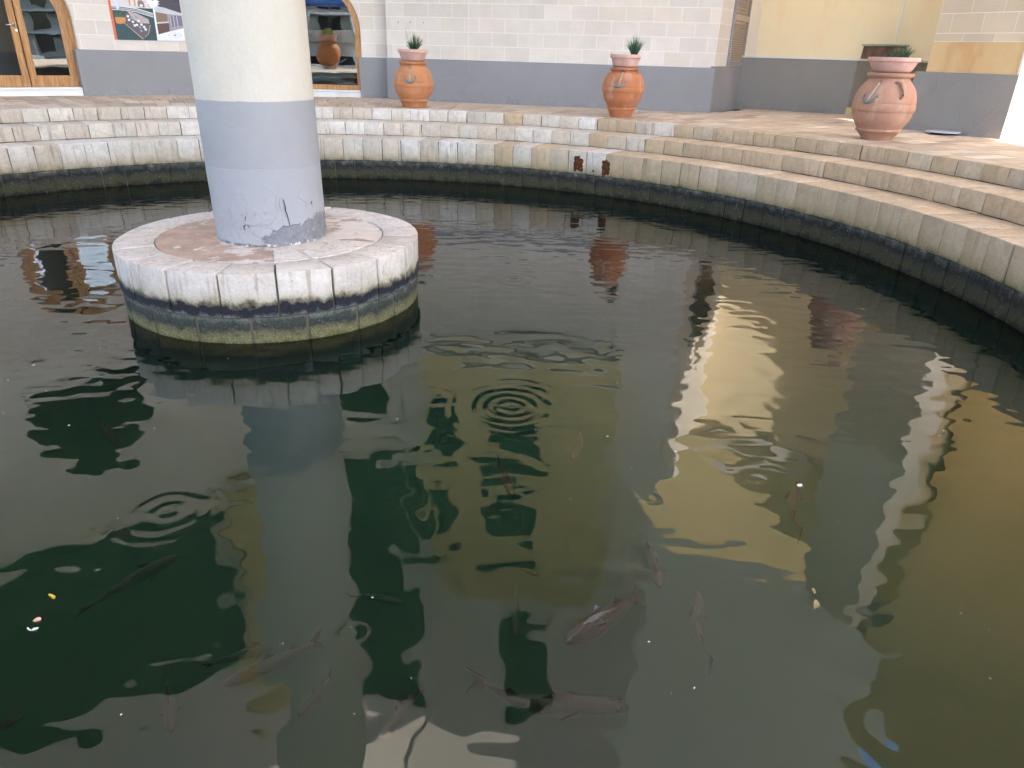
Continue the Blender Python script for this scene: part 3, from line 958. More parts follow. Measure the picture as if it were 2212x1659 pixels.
# plinths
pbox('plinth', 'plinth', main, FL, 0.0, 2.72, 0.0, 0.262, -0.02, 0.789, bev=0.006)
pbox('plinth', 'plinth', main, FL, -6.0, -1.62, 0.0, 0.262, -0.02, 0.789, bev=0.006)
pbox('plinth', 'plinth', main, FW, 0.004, 0.60, 0.0, 0.24, -0.02, 0.780, bev=0.006)
pbox('plinth', 'plinth', main, FW, -2.9, -1.74, 0.0, 0.24, -0.02, 0.780, bev=0.006)
pbox('plinth', 'plinth', main, FC0, -0.02, 1.74, 0.0, 0.5, -0.02, 0.788, bev=0.006)
pbox('plinth', 'plinth', main, FC, 0.0, 4.765, 0.0, 0.4, -0.02, 0.7885, bev=0.006)
pbox('plinth', 'plinth', main, FS, 0.004, 3.0, 0.0, 0.28, -0.02, 0.815, bev=0.006)

# --- arched double door
FD = FL
door = obj('door', NB(), 'wood', main, FL.M)
cd_ = -0.7875
def mir(pts, s): return [(cd_ + s * (x - cd_), z) for x, z in pts]
ZD = 0.147
for s in (1, -1):
    def strip(r_in, r_out, sp=1.27, c=-0.80):
        out = [(c + r_out, ZD), (c + r_out, sp)]
        inn = [(c + r_in, ZD), (c + r_in, sp)]
        for i in range(1, 15):
            a = R(88) * i / 14
            out.append((c + r_out * math.cos(a), sp + r_out * math.sin(a)))
            inn.append((c + r_in * math.cos(a), sp + r_in * math.sin(a)))
        return out + inn[::-1]
    bm = NB(); prism(bm, mir(strip(0.665, 0.760), s), 0.200, 0.250); obj('curved_stile', bm, 'wood', door, FL.M)
    bm = NB(); prism(bm, mir(strip(0.763, 0.90), s), 0.212, 0.259); obj('door_frame', bm, 'wood', door, FL.M)
    bm = NB(); prism(bm, mir([(-0.780, ZD), (-0.672, ZD), (-0.672, 2.02), (-0.780, 2.03)], s), 0.201, 0.251); bevel(bm, 0.004); obj('meeting_stile', bm, 'wood', door, FL.M)
    bm = NB(); prism(bm, mir([(-0.6715, ZD), (-0.1360, ZD), (-0.1360, 0.34), (-0.6715, 0.34)], s), 0.204, 0.248); bevel(bm, 0.004); obj('bottom_rail', bm, 'wood', door, FL.M)
    bm = NB()
    pp = [(-0.68, 0.33)] + [(-0.13, 0.33), (-0.13, 1.27)] + [(-0.80 + 0.67 * math.cos(R(80) * i / 10), 1.27 + 0.67 * math.sin(R(80) * i / 10)) for i in range(1, 11)] + [(-0.68, 1.93)]
    prism(bm, mir(pp, s), 0.224, 0.230); obj('glass_pane', bm, 'glass', door, FL.M)
bm = NB()
tube(bm, [(-0.845, 0.20, 1.16), (-0.845, 0.155, 1.16)], 0.011); tube(bm, [(-0.845, 0.155, 1.163), (-0.90, 0.150, 1.156), (-0.965, 0.158, 1.150)], [0.011, 0.010, 0.009])
box(bm, -0.862, -0.828, 0.196, 0.2, 1.12, 1.20)
obj('handle', bm, 'steel', door, FL.M, smooth=True)
bm = NB(); tube(bm, [(-0.822, 0.205, 1.07), (-0.822, 0.185, 1.07)], 0.022, 16); obj('lock_cylinder', bm, 'steel', door, FL.M)
pbox('threshold', 'whitetrim', door, FL, -1.615, -0.006, 0.03, 0.258, 0.0, 0.105, bev=0.006)
pbox('threshold', 'whitetrim', door, FL, -1.612, -0.009, 0.008, 0.256, 0.108, 0.143, bev=0.006)

# --- arched shop window
win = obj('shop_window', NB(), 'wood', main, FW.M)
for s in (1, -1):
    cw = WIN[0]
    out, inn = [(cw + 0.925, 0.142), (cw + 0.925, 1.26)], [(cw + 0.81, 0.142), (cw + 0.81, 1.26)]
    for i in range(1, 15):
        a = R(89.5) * i / 14
        out.append((cw + 0.925 * math.cos(a), 1.26 + 0.925 * math.sin(a))); inn.append((cw + 0.81 * math.cos(a), 1.26 + 0.81 * math.sin(a)))
    pp = [(cw + s * (x - cw), z) for x, z in out + inn[::-1]]
    bm = NB(); prism(bm, pp, 0.075, 0.15); obj('frame', bm, 'wood', win, FW.M)
bm = NB(); prism(bm, [(cw - 0.809, 0.142), (cw + 0.809, 0.142), (cw + 0.809, 0.236), (cw - 0.809, 0.236)], 0.078, 0.148); bevel(bm, 0.005); obj('bottom_rail', bm, 'wood', win, FW.M)
bm = NB(); prism(bm, arch_pts((cw, 0.815, 1.26), 0.23), 0.105, 0.112); obj('glass_pane', bm, 'glass', win, FW.M)
pbox('sill', 'whitetrim', win, FW, -1.735, 0.0, 0.012, 0.2, 0.0, 0.10, bev=0.006)
pbox('sill', 'whitetrim', win, FW, -1.732, -0.003, -0.008, 0.198, 0.104, 0.138, bev=0.006)

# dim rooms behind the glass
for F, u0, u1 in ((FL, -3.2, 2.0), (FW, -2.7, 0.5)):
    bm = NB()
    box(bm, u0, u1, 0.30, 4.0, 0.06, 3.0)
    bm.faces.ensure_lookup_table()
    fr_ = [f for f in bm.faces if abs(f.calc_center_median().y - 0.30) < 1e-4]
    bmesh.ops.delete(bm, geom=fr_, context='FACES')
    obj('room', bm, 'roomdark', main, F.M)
# folded metal frames leaning inside the window
ff = thing('folded_frames', 'heap of folded metal furniture tubes behind the arched window glass', 'furniture', FW.w(-0.9, 0.8, 0.06), R(5.8))
for i in range(14):
    bm = NB()
    a = rnd.uniform(-1.7, -1.2); b = rnd.uniform(-0.4, 0.0)
    za, zb = rnd.uniform(0.12, 0.75), rnd.uniform(0.12, 0.55)
    if i % 3 == 0: za, zb = zb, za + 0.1
    y = 0.35 + i * 0.05
    bar(bm, FW.w(a, y, za), FW.w(b, y + rnd.uniform(-0.1, 0.2), zb), 0.03, 0.035)
    obj('tube', bm, 'alu', ff)

# --- storeys above the frame, seen in the pool
bay = pbox('bay', 'ochre', main, FC, -0.95, 3.56, -0.42, 0.034, 3.36, 10.4)
for z0, z1 in ((4.45, 6.05), (6.95, 8.6)):
    upper_window(bay, FC, 0.55, 1.86, z0, z1, -0.42)
    upper_window(bay, FC, -0.75, -0.35, z0, z1, -0.42)
pbox('cornice', 'whitetrim', main, FC, -1.0, 3.62, -0.47, 0.0, 3.22, 3.355)
upper_window(main, FL, -2.2, -0.1, 3.6, 5.8, 0.035, arch=True)
upper_window(main, FL, -4.2, 0.9, 7.5, 12.5, 0.035)
upper_window(main, FW, -0.85, 0.10, 4.5, 5.4, 0.035)
upper_window(main, FW, -1.0, 0.55, 6.7, 15.5, 0.035)
upper_window(main, FC0, 0.15, 0.75, 6.7, 9.5, 0.035)
pbox('pilaster', 'ochre', main, FL, 1.2, 2.2, -0.25, 0.034, 7.4, 15.0)
upper_window(main, FC, 1.0, 2.4, 11.3, 14.5, 0.035)

# --- louvred shutter on the return wall
sh = obj('shutter', NB(), 'shutter', main, FS.M)
for b in ((0.862, 0.93, -0.012, 0.03, 0.82, 3.0), (1.985, 2.05, -0.012, 0.03, 0.82, 3.0), (0.9305, 1.9845, -0.010, 0.028, 0.82, 0.905), (0.9305, 1.9845, -0.010, 0.028, 1.63, 1.73), (0.9305, 1.9845, -0.010, 0.028, 2.92, 3.0)):
    pbox('shutter_rail' if b[1] - b[0] > 0.2 else 'shutter_stile', 'shuttergrey' if b[4] < 0.9 or b[0] > 1.9 else 'shutter', sh, FS, *b)
bm = NB()
z = 0.925
while z < 2.9:
    if not (1.60 < z < 1.74):
        pr = [(0.9305, -0.006, z - 0.010), (0.9305, 0.020, z + 0.022), (0.9305, 0.026, z + 0.018), (0.9305, 0.0, z - 0.014)]
        va = [bm.verts.new(p) for p in pr]; vb = [bm.verts.new((1.9845, p[1], p[2])) for p in pr]
        bm.faces.new(va); bm.faces.new(vb[::-1])
        for i in range(4): bm.faces.new((va[i], va[(i + 1) % 4], vb[(i + 1) % 4], vb[i]))
    z += 0.041
obj('slats', bm, 'shutter', sh, FS.M, kind='stuff')

# --- yellow house in the recess
yel = thing('yellow_house', 'yellow washed wall with white edge line above a grey ledge in the right recess', 'building', FR.w(2.5, 1.3, 0))
def plan_prism(bm, pts, z0, z1):
    a = [bm.verts.new((x, y, z0)) for x, y in pts]; b = [bm.verts.new((x, y, z1)) for x, y in pts]
    bm.faces.new(a[::-1]); bm.faces.new(b)
    for i in range(len(pts)):
        j = (i + 1) % len(pts)
        bm.faces.new((a[i], a[j], b[j], b[i]))
pbox('wall', 'yellow', yel, FR, 0.06, 7.0, 1.2, 1.5, 0, 6.5)
pbox('edge_strip', 'whitetrim', yel, FR, 0.048, 0.098, 1.194, 1.2, 1.025, 6.5)
pbox('jamb', 'shuttergrey', yel, FR, -0.12, 0.05, 1.215, 1.5, 1.0, 6.5)
bm = NB()
prev = None
for i in range(60):
    z = 1.03 + 5.4 * i / 59
    u = 2.905 + 0.006 * mnoise.noise(Vector((z * 3, 0, 0)))
    h = 0.016 + 0.006 * mnoise.noise(Vector((z * 7, 4, 0)))
    rw = [bm.verts.new((u - h, 1.2, z)), bm.verts.new((u, 1.192, z)), bm.verts.new((u + h, 1.2, z))]
    if prev:
        bm.faces.new((prev[0], prev[1], rw[1], rw[0])); bm.faces.new((prev[1], prev[2], rw[2], rw[1]))
    prev = rw
obj('edge_bead', bm, 'whitetrim', yel, FR.M)
bm = NB(); plan_prism(bm, [(-0.15, 0), (2.313, 0), (3.62, 1.19), (-0.15, 1.19)], -0.02, 0.985)
obj('ledge', bm, 'plinthw', yel, FR.M)
bm = NB(); plan_prism(bm, [(-0.10, -0.012), (2.318, -0.012), (3.65, 1.195), (-0.10, 1.195)], 0.988, 1.022)
obj('ledge_cap', bm, 'whitetrim', yel, FR.M)
bm = NB(); plan_prism(bm, [(2.29, -0.025), (2.40, -0.025), (2.52, 0.13), (2.42, 0.14)], 0.0, 0.13)
obj('corner_stone', bm, simple('yellow corner stone', (0.66, 0.47, 0.24)), yel, FR.M)
bm = NB(); plan_prism(bm, [(7.0, 12.85), (11.6, 14.9), (11.4, 15.2), (6.9, 13.15)], 0, 7.6)  # added unseen wall, top sloped to keep sun off the ledge and lower wall
for v in bm.verts:
    if v.co.z > 1: v.co.z = 8.5 - 1.15 * min(max(v.co.x - 7.0, 0), 2.6)
obj('sun_block_wall', bm, 'yellow', yel)
pbox('roof_slab', 'render', yel, FR, -0.2, 7.1, 1.05, 4.0, 6.505, 6.8)
pbox('upper_wall', 'ochre', yel, FR, -3.2, 7.0, 3.2, 3.6, 6.81, 11.5)
pbox('upper_wall', paint_mat('shade grey upper render', (0.30, 0.285, 0.26)), yel, FR, -3.2, 7.0, 3.22, 3.6, 11.51, H_B + 5)  # darker grey painted in place of shade on the upper wall

# --- right corner block
qb = thing('stone_pier', 'warm stone pier with grey plinth, orange stained band and sunlit end face at right', 'pier', FQ.w(0.8, 0.35, 0))
bm = NB()
pts = [FQ.w(0.13, 0.0325, 0), FQ.w(1.455, 0.0325, 0), FQ.w(1.455, 0.70, 0), FQ.w(0.13, 0.70, 0)]
plan_prism(bm, [(p.x, p.y) for p in pts], 0, 7.0)
qw = obj('wall', bm, 'jointw', qb)
blocks(qw, FQ, 0.132, 1.462, 1.118, 0.263, 9, 0.455, [0.102, 0.337, 0.125], 'blockw', y=0.030, cut=1.268)
pbox('stain_band', 'stainband', qb, FQ, 0.129, 1.463, 0.0285, 0.034, 0.852, 1.266)
pbox('plinth', 'plinthw', qb, FQ, -0.03, 1.497, 0.0, 0.72, -0.02, 0.850, bev=0.006)
bm = NB(); box(bm, 0.005, 0.70, 0.0, 0.034, -0.02, 7.0)
obj('end_render', bm, paint_mat('bright end wall render', (0.80, 0.74, 0.64), (0.5, 0.4, 0.3), 0.2), qb, FE.M)
ob = thing('ochre_building', 'ochre washed building beyond the stone pier reflected in the pool', 'building', (11, 10.5, 0))
bm = NB(); plan_prism(bm, [(9.75, 13.9), (13.5, 6.8), (20, 9), (16, 16)], 0, 15)
obj('wall', bm, 'ochre', ob)

# --- unseen storeys on the pillar over the near side, sized to block the sun
ov = thing('sun_block_storeys', 'unseen upper storeys over the near half of the pool, carried by pillars, shaped to block the sun', 'building', (-3, 0, 10))
bm = NB(); box(bm, -17, 10.6, -7.6, 6.6, 10.0, 30); obj('body', bm, 'render', ov)
bm = NB(); box(bm, 10.603, 11.2, -7.58, 6.58, 10.005, 16.5); obj('body', bm, 'render', ov)  # end boxes stepped to shape the sun patches on the right
bm = NB(); box(bm, 11.203, 12.2, -7.55, 5.2, 10.01, 16.4); obj('body', bm, 'render', ov)
bm = NB(); box(bm, 11.203, 12.0, 5.203, 6.55, 11.2, 16.4); obj('body', bm, 'render', ov)
for x in (-12, -7, -2.04, 3.0):
    bm = NB(); box(bm, x - 0.25, x + 0.25, -7.4, 6.4, 9.6, 9.998)
    if abs(x + 2.04) > 0.1: obj('beam', bm, 'render', ov)
    else: bm.free()
pillar('pillar', 'cream and grey pillar at the harbour edge behind the viewer, left one', -9.0, -6.4, -0.03, 10.0, 0.0, 1.05)
pillar('pillar', 'cream and grey pillar at the harbour edge behind the viewer, right one', 5.2, -6.4, -0.03, 10.0, 0.0, 1.05)

# ------------------------------------------------------------------ poster
poster = thing('poster', 'photo poster with white palm and orange edge on the left shop wall', 'poster', FL.w(1.3, 0.02, 0.97), R(37.9))
PY = 0.022
def flat(name, pts, col, layer, rough=0.4, cn=None):
    key = 'print ' + (cn or name)
    m = bpy.data.materials.get(key) or simple(key, col, rough, 0.12, 25, 0)
    bm = NB()
    prism(bm, pts, PY - 0.0012 * (layer + 1), PY - 0.0012 * layer)
    return obj(name, bm, m, poster, FL.M)
pbox('backing', simple('poster backing', (0.55, 0.55, 0.56), 0.4, 0.02, 3, 0), poster, FL, 0.698, 1.95, PY, PY + 0.006, 0.968, 2.35)
flat('orange_edge', [(0.698, 0.968), (0.741, 0.968), (0.741, 2.35), (0.698, 2.35)], (0.62, 0.14, 0.05), 2)
flat('printed_pool', [(0.7415, 0.968), (1.455, 0.974), (1.455, 1.52), (0.7415, 1.52)], (0.018, 0.055, 0.06), 0)
flat('printed_terrace_front', [(0.7415, 1.525), (1.47, 1.525), (1.47, 2.35), (0.7415, 2.35)], (0.62, 0.55, 0.54), 0)
for i in range(3):
    d = i * 0.028
    flat('printed_step', [(0.745, 1.536 - d), (0.903, 1.538 - d), (1.149, 1.518 - d), (1.434, 1.446 - d), (1.438, 1.425 - d), (1.149, 1.500 - d), (0.903, 1.522 - d), (0.745, 1.520 - d)], ((0.62, 0.6, 0.58), (0.42, 0.40, 0.45), (0.55, 0.52, 0.53))[i], 1, cn='step%d' % i)
flat('printed_deck', [(0.955, 1.43), (1.0, 1.455), (1.17, 1.42), (1.34, 1.335), (1.352, 1.235), (1.302, 1.09), (1.19, 1.0), (0.905, 1.255)], (0.10, 0.08, 0.09), 1)
flat('printed_deck_boards', [(1.0, 1.455), (1.17, 1.42), (1.34, 1.335), (1.345, 1.26), (1.16, 1.27), (1.06, 1.33)], (0.42, 0.33, 0.31), 2)
flat('printed_rail', [(0.897, 1.262), (0.91, 1.262), (1.195, 0.999), (1.184, 0.986)], (0.50, 0.30, 0.20), 2)
flat('printed_rail', [(1.195, 0.999), (1.302, 1.083), (1.36, 1.235), (1.35, 1.24), (1.295, 1.092), (1.186, 0.99)], (0.50, 0.30, 0.20), 2, cn='printed_rail')
for i, (u, z) in enumerate(((0.99, 1.37), (1.05, 1.34), (1.0, 1.31), (1.06, 1.28), (1.13, 1.36), (1.16, 1.30), (1.12, 1.23), (1.17, 1.19), (1.20, 1.24), (1.24, 1.20), (1.18, 1.13), (1.26, 1.16), (1.08, 1.22))):
    flat('printed_chair', [(u - 0.022, z - 0.014), (u + 0.018, z - 0.02), (u + 0.024, z + 0.018), (u - 0.016, z + 0.022)], ((0.66, 0.66, 0.72), (0.25, 0.25, 0.33))[i % 3 == 1], 3, cn='chair%d' % (i % 3 == 1))
flat('printed_planter', [(0.767, 1.346), (0.943, 1.355), (0.941, 1.288), (0.896, 1.247), (0.827, 1.234), (0.77, 1.251)], (0.55, 0.22, 0.07), 3)
for i in range(16):
    u = 0.775 + 0.010 * i
    t = rnd.uniform(-0.03, 0.03)
    flat('printed_leaf', [(u - 0.008, 1.35), (u + 0.008, 1.35), (u + t + 0.003, 1.35 + rnd.uniform(0.07, 0.15)), (u + t - 0.003, 1.35 + rnd.uniform(0.06, 0.13))], (0.05, 0.12, 0.06), 4, cn='leaf')
flat('printed_flag', [(0.80, 1.63), (0.86, 1.63), (0.87, 1.50), (0.82, 1.47)], (0.55, 0.6, 0.75), 3)
for u in (1.06, 1.15, 1.38):
    flat('printed_orange_post', [(u - 0.01, 1.55), (u + 0.01, 1.55), (u + 0.016, 1.72), (u - 0.016, 1.72)], (0.60, 0.25, 0.10), 2, cn='opost')
flat('printed_arch', [(1.20, 1.54), (1.31, 1.53), (1.31, 1.60), (1.29, 1.64), (1.25, 1.655), (1.21, 1.64), (1.195, 1.60)], (0.20, 0.16, 0.12), 2)
flat('printed_awning', [(1.23, 1.545), (1.28, 1.545), (1.28, 1.58), (1.23, 1.58)], (0.75, 0.75, 0.76), 3)
flat('printed_bar_room', [(1.46, 0.975), (1.95, 0.978), (1.95, 2.35), (1.46, 2.35)], (0.30, 0.27, 0.29), 0)
flat('printed_roof', [(1.50, 1.67), (1.95, 1.70), (1.95, 1.47), (1.628, 1.555), (1.471, 1.58)], (0.035, 0.028, 0.05), 1)
for i in range(6):
    flat('printed_roof_slat', [(1.55, 1.655 - i * 0.018), (1.93, 1.66 - i * 0.028), (1.93, 1.655 - i * 0.028), (1.55, 1.651 - i * 0.018)], (0.11, 0.09, 0.13), 2, cn='rslat')
flat('printed_beam', [(1.469, 1.566), (1.628, 1.555), (1.95, 1.462), (1.95, 1.425), (1.696, 1.443), (1.48, 1.467)], (0.50, 0.49, 0.52), 2)
flat('printed_bottle_shelf', [(1.494, 1.467), (1.688, 1.443), (1.682, 1.314), (1.478, 1.291)], (0.20, 0.13, 0.08), 2)
flat('printed_bar_top', [(1.475, 1.291), (1.69, 1.312), (1.695, 1.290), (1.475, 1.268)], (0.62, 0.52, 0.48), 3)
flat('printed_bar_front', [(1.481, 1.266), (1.699, 1.289), (1.69, 1.149), (1.479, 1.087)], (0.09, 0.045, 0.04), 2)
flat('printed_doorway', [(1.72, 1.417), (1.95, 1.42), (1.95, 1.25), (1.714, 1.212)], (0.16, 0.15, 0.19), 2)
for u in (1.73, 1.79, 1.85):
    flat('printed_mullion', [(u, 1.415), (u + 0.012, 1.415), (u + 0.012, 1.22), (u, 1.22)], (0.5, 0.5, 0.55), 3, cn='mull')
flat('printed_floor', [(1.478, 1.080), (1.95, 1.21), (1.95, 0.982), (1.474, 0.977)], (0.74, 0.73, 0.76), 2)
star = []
for i in range(16):
    rr = (0.10, 0.014)[i % 2] * (1 if i % 4 == 0 else 0.7 if i % 2 == 0 else 1)
    a = math.pi * 2 * i / 16
    star.append((1.775 + rr * math.cos(a), 1.078 + 0.36 * rr * math.sin(a)))
flat('printed_compass', star, (0.06, 0.06, 0.09), 3)
bmr = [(1.775 + 0.125 * math.cos(2 * math.pi * i / 24), 1.078 + 0.044 * math.sin(2 * math.pi * i / 24)) for i in range(25)] + [(1.775 + 0.119 * math.cos(2 * math.pi * i / 24), 1.078 + 0.041 * math.sin(2 * math.pi * i / 24)) for i in range(24, -1, -1)]
for i in range(24):
    flat('printed_ring', [bmr[i], bmr[i + 1], bmr[48 - i], bmr[49 - i]], (0.12, 0.12, 0.15), 3, cn='ring')
flat('printed_palm_trunk', [(1.440, 0.976), (1.472, 0.977), (1.477, 1.62), (1.450, 1.62)], (0.78, 0.78, 0.84), 5)
for i in range(11):
    a = R(-115 + i * 23)
    L_, wd = 0.125, 0.026
    d = (math.sin(a), -math.cos(a)); n = (d[1], -d[0])
    u0, z0 = 1.464, 1.64
    flat('printed_palm_frond', [(u0, z0), (u0 + d[0] * L_ * .5 + n[0] * wd, z0 + d[1] * L_ * .5 + n[1] * wd), (u0 + d[0] * L_, z0 + d[1] * L_), (u0 + d[0] * L_ * .5 - n[0] * wd, z0 + d[1] * L_ * .5 - n[1] * wd)], (0.78, 0.78, 0.84), 6 + 0.12 * i, cn='printed_palm_trunk')

# ------------------------------------------------------------------ jars with bowls and plants
def blade(bm, base, tip, wd, bend):
    base, tip = Vector(base), Vector(tip)
    mid = (base + tip) / 2 + Vector(bend)
    side = (tip - base).cross(Vector((rnd.uniform(-1, 1), rnd.uniform(-1, 1), 0.2)))
    if side.length < 1e-5: side = Vector((1, 0, 0))
    side.normalize()
    v = []
    for t, wf in ((0, 1), (0.35, 0.95), (0.7, 0.6), (1, 0.08)):
        p = base * (1 - t) ** 2 + mid * 2 * t * (1 - t) + tip * t * t
        v.append((bm.verts.new(p - side * wd * wf / 2), bm.verts.new(p + side * wd * wf / 2)))
    for a, b in zip(v, v[1:]): bm.faces.new((a[0], a[1], b[1], b[0]))
def smooth_prof(pts, n=6):
    out = []
    P = [pts[0]] + pts + [pts[-1]]
    for i in range(1, len(P) - 2):
        p0, p1, p2, p3 = P[i - 1], P[i], P[i + 1], P[i + 2]
        for k in range(n):
            t = k / n
            out.append(tuple(0.5 * (2 * p1[j] + (p2[j] - p0[j]) * t + (2 * p0[j] - 5 * p1[j] + 4 * p2[j] - p3[j]) * t * t + (-p0[j] + 3 * p1[j] - 3 * p2[j] + p3[j]) * t ** 3) for j in (0, 1)))
    out.append(pts[-1])
    return out
def jar(x, y, label, kw, mat, bowl_label, plant_label, anchor_deg, handle_deg=None, scale=1.0, tuft=None, dry=False, rz=0, shrub=False):
    r = kw
    h = r['h']
    j = thing('jar', label, 'jar', (x, y, 0.001), 0, 'terracotta jars with clay bowls on top')
    M = Matrix.Translation((x, y, 0.001)) @ Matrix.Rotation(rz, 4, 'Z') @ Matrix.Scale(scale, 4)
    low = [(r['base'], 0), (r['base'] * 1.03, 0.02 * h), (r['ring'] - 0.02, r['zring'] - 0.02)]
    ringp = [(r['ring'], r['zring'] - 0.008), (r['ring'] + 0.006, r['zring'] + 0.006), (r['ring'] - 0.004, r['zring'] + 0.022)]
    body = smooth_prof([(r['ring'] - 0.008, r['zring'] + 0.026), ((r['ring'] + r['max']) / 2 + 0.012, (r['zring'] + r['zb0']) / 2 + 0.01), (r['max'] * 0.982, r['zb0'] - 0.003)], 5)
    bandp = [(r['max'] * 1.003, r['zb0']), (r['max'] * 1.020, r['zb0'] + 0.012), (r['max'] * 1.020, r['zb1'] - 0.012), (r['max'] * 1.003, r['zb1'])]
    sh_ = smooth_prof([(r['max'] * 0.992, r['zb1'] + 0.004), (r['max'] * 0.99, r['zb1'] + 0.06 * h), (r['max'] * 0.92, r['zb1'] + 0.18 * h), (r['max'] * 0.79, r['zb1'] + 0.275 * h), (r['neck'] + 0.012, h - 0.105 * h), (r['neck'], h - 0.075 * h)], 5)
    rimp = [(r['rim'] - 0.012, h - 0.058 * h), (r['rim'], h - 0.04 * h), (r['rim'], h - 0.012 * h), (r['rim'] - 0.012, h), (r['neck'] - 0.02, h), (r['neck'] - 0.03, h - 0.05 * h)]
    prof = low + ringp + body + bandp + sh_ + rimp
    bm = NB(); lathe(bm, prof, 56)
    for v in bm.verts:
        a = math.atan2(v.co.y, v.co.x)
        k = 1 + 0.010 * mnoise.noise(Vector((math.cos(a) * 1.3 + x, math.sin(a) * 1.3, v.co.z * 3)))
        v.co.x *= k; v.co.y *= k
    o = obj('jar_body', bm, mat, j, M); auto_smooth(o.data, 40)
    # iron anchor, moulded over the shoulder
    def surf(dg, z, out):
        best = None
        for (ra, za), (rb, zb) in zip(prof, prof[1:]):
            if za <= z <= zb and zb > za: best = ra + (rb - ra) * (z - za) / (zb - za)
        rr = (best or r['max']) + out
        return Vector((rr * math.cos(R(dg)), rr * math.sin(R(dg)), z))
    if anchor_deg is not None:
        a0 = anchor_deg
        zc, top = r['zb1'] + 0.03, r['zb1'] + 0.30 * h
        an = obj('anchor', NB(), 'iron', j, M)
        k = 1 / r['max'] * 57.3
        tl = r.get('tilt', 0)
        def A(dx, z): return surf(a0 + (dx + tl * (z - zc)) * k, z, 0.008)
        bm = NB(); tube(bm, [A(0, zc + (top - zc) * t) for t in (0, .25, .5, .75, 1)], [0.017, 0.015, 0.013, 0.012, 0.011], 8); obj('shank', bm, 'ironpale', an, M, smooth=True)
        bm = NB(); tube(bm, [A(0.02 * math.cos(t), top + 0.012 + 0.02 * math.sin(t)) for t in [i * math.pi / 6 for i in range(13)]], 0.006, 6, False); obj('ring', bm, 'iron', an, M, smooth=True)
        bm = NB()
        tube(bm, [A(0.088 * math.sin(t), zc + 0.068 - 0.085 * math.cos(t)) for t in [(-75 + 15 * i) * math.pi / 180 for i in range(11)]], [0.005, 0.011, 0.015, 0.019, 0.022, 0.024, 0.022, 0.019, 0.015, 0.011, 0.005], 8)
        obj('arms', bm, 'iron', an, M, smooth=True)
        for s in (-1, 1):
            bm = NB()
            pts = [A(s * 0.075, zc + 0.055), A(s * 0.112, zc + 0.058), A(s * 0.090, zc + 0.098)]
            f = [bm.verts.new(p * 1.0) for p in pts]; b2 = [bm.verts.new(p * 0.975) for p in pts]
            bm.faces.new(f); bm.faces.new(b2[::-1])
            for i in range(3): bm.faces.new((f[i], b2[i], b2[(i + 1) % 3], f[(i + 1) % 3]))
            obj('fluke', bm, 'iron', an, M)
    if handle_deg is not None:
        bm = NB()
        zt, zb = h * 0.86, h * 0.66
        pts = [surf(handle_deg - 9, zt, -0.01), surf(handle_deg - 5, zt + 0.012, 0.03), surf(handle_deg + 1, zt + 0.002, 0.05), surf(handle_deg + 4, (zt + zb) / 2, 0.042), surf(handle_deg + 3, zb + 0.02, 0.018), surf(handle_deg + 1, zb - 0.02, 0.0)]
        tube(bm, pts, [0.02, 0.024, 0.025, 0.023, 0.021, 0.014], 10)
        obj('handle', bm, mat, j, M, smooth=True)
    # bowl resting on the mouth
    b = thing('bowl', bowl_label, 'bowl', (x, y, h * scale + 0.002), 0, 'pink clay bowls standing on the jars')
    BM = Matrix.Translation((x, y, h * scale + 0.002)) @ Matrix.Scale(scale, 4)
    bt, bb, bh = r['bowl'], r['bowlb'], r['bh']
    bp_ = smooth_prof([(bb, 0), (bb * 1.18, bh * 0.14), (bt * 0.86, bh * 0.48), (bt * 0.925, bh * 0.71)], 5) + [(bt * 0.93, bh * 0.72), (bt, bh * 0.74), (bt * 1.005, bh * 0.97), (bt * 0.99, bh), (bt * 0.90, bh), (bt * 0.88, bh * 0.85)]
    bm = NB(); lathe(bm, bp_, 48); o = obj('bowl_body', bm, 'bowl', b, BM); auto_smooth(o.data, 40)
    bm = NB(); lathe(bm, [(bt * 0.88, bh * 0.80), (bt * 0.88, bh * 0.86), (0.02, bh * 0.9)], 24); obj('soil', bm, 'soil', b, BM)
    pl = thing('plant', plant_label, 'plant', (x, y, (h + bh * 0.88) * scale + 0.002), 0, 'small plants in the clay bowls')
    PM = Matrix.Translation((x, y, (h + bh * 0.88) * scale + 0.002)) @ Matrix.Scale(scale, 4)
    if shrub:
        bm = NB()
        for i in range(500):
            d = Vector((rnd.gauss(0, 1), rnd.gauss(0, 1), abs(rnd.gauss(0, 1)))).normalized() * rnd.uniform(0.5, 1)
            p = Vector((d.x * 0.27, d.y * 0.27, d.z * 0.24))
            blade(bm, p, p + Vector((rnd.uniform(-.04, .04), rnd.uniform(-.04, .04), rnd.uniform(0, .05))), 0.02, (0, 0, 0))
        obj('foliage', bm, 'leafyellow', pl, PM)
    for (tx, ty, n, ht, sp, mt) in (tuft or []):
        bm = NB()
        for i in range(int(n * 1.7)):
            a = rnd.uniform(0, 6.283); q = rnd.uniform(0, 1) ** 0.6
            bs = Vector((tx + 0.035 * q * math.cos(a), ty + 0.035 * q * math.sin(a), 0))
            L_ = 1.6 * ht * rnd.uniform(0.5, 1.0)
            tp = bs + Vector((math.cos(a) * sp * q, math.sin(a) * sp * q, L_ * (1 - 0.35 * q)))
            blade(bm, bs, tp, 0.011, (0, 0, 0.02 + 0.03 * q))
        obj('leaf_tuft', bm, mt, pl, PM)
    return j, pl, PM
K1 = dict(h=0.756, base=0.203, ring=0.260, zring=0.112, zb0=0.343, zb1=0.413, max=0.352, neck=0.213, rim=0.250, bowl=0.263, bowlb=0.170, bh=0.195)
K2 = dict(h=0.773, base=0.182, ring=0.240, zring=0.130, zb0=0.395, zb1=0.470, max=0.343, neck=0.208, rim=0.240, bowl=0.252, bowlb=0.170, bh=0.195, tilt=0.25)
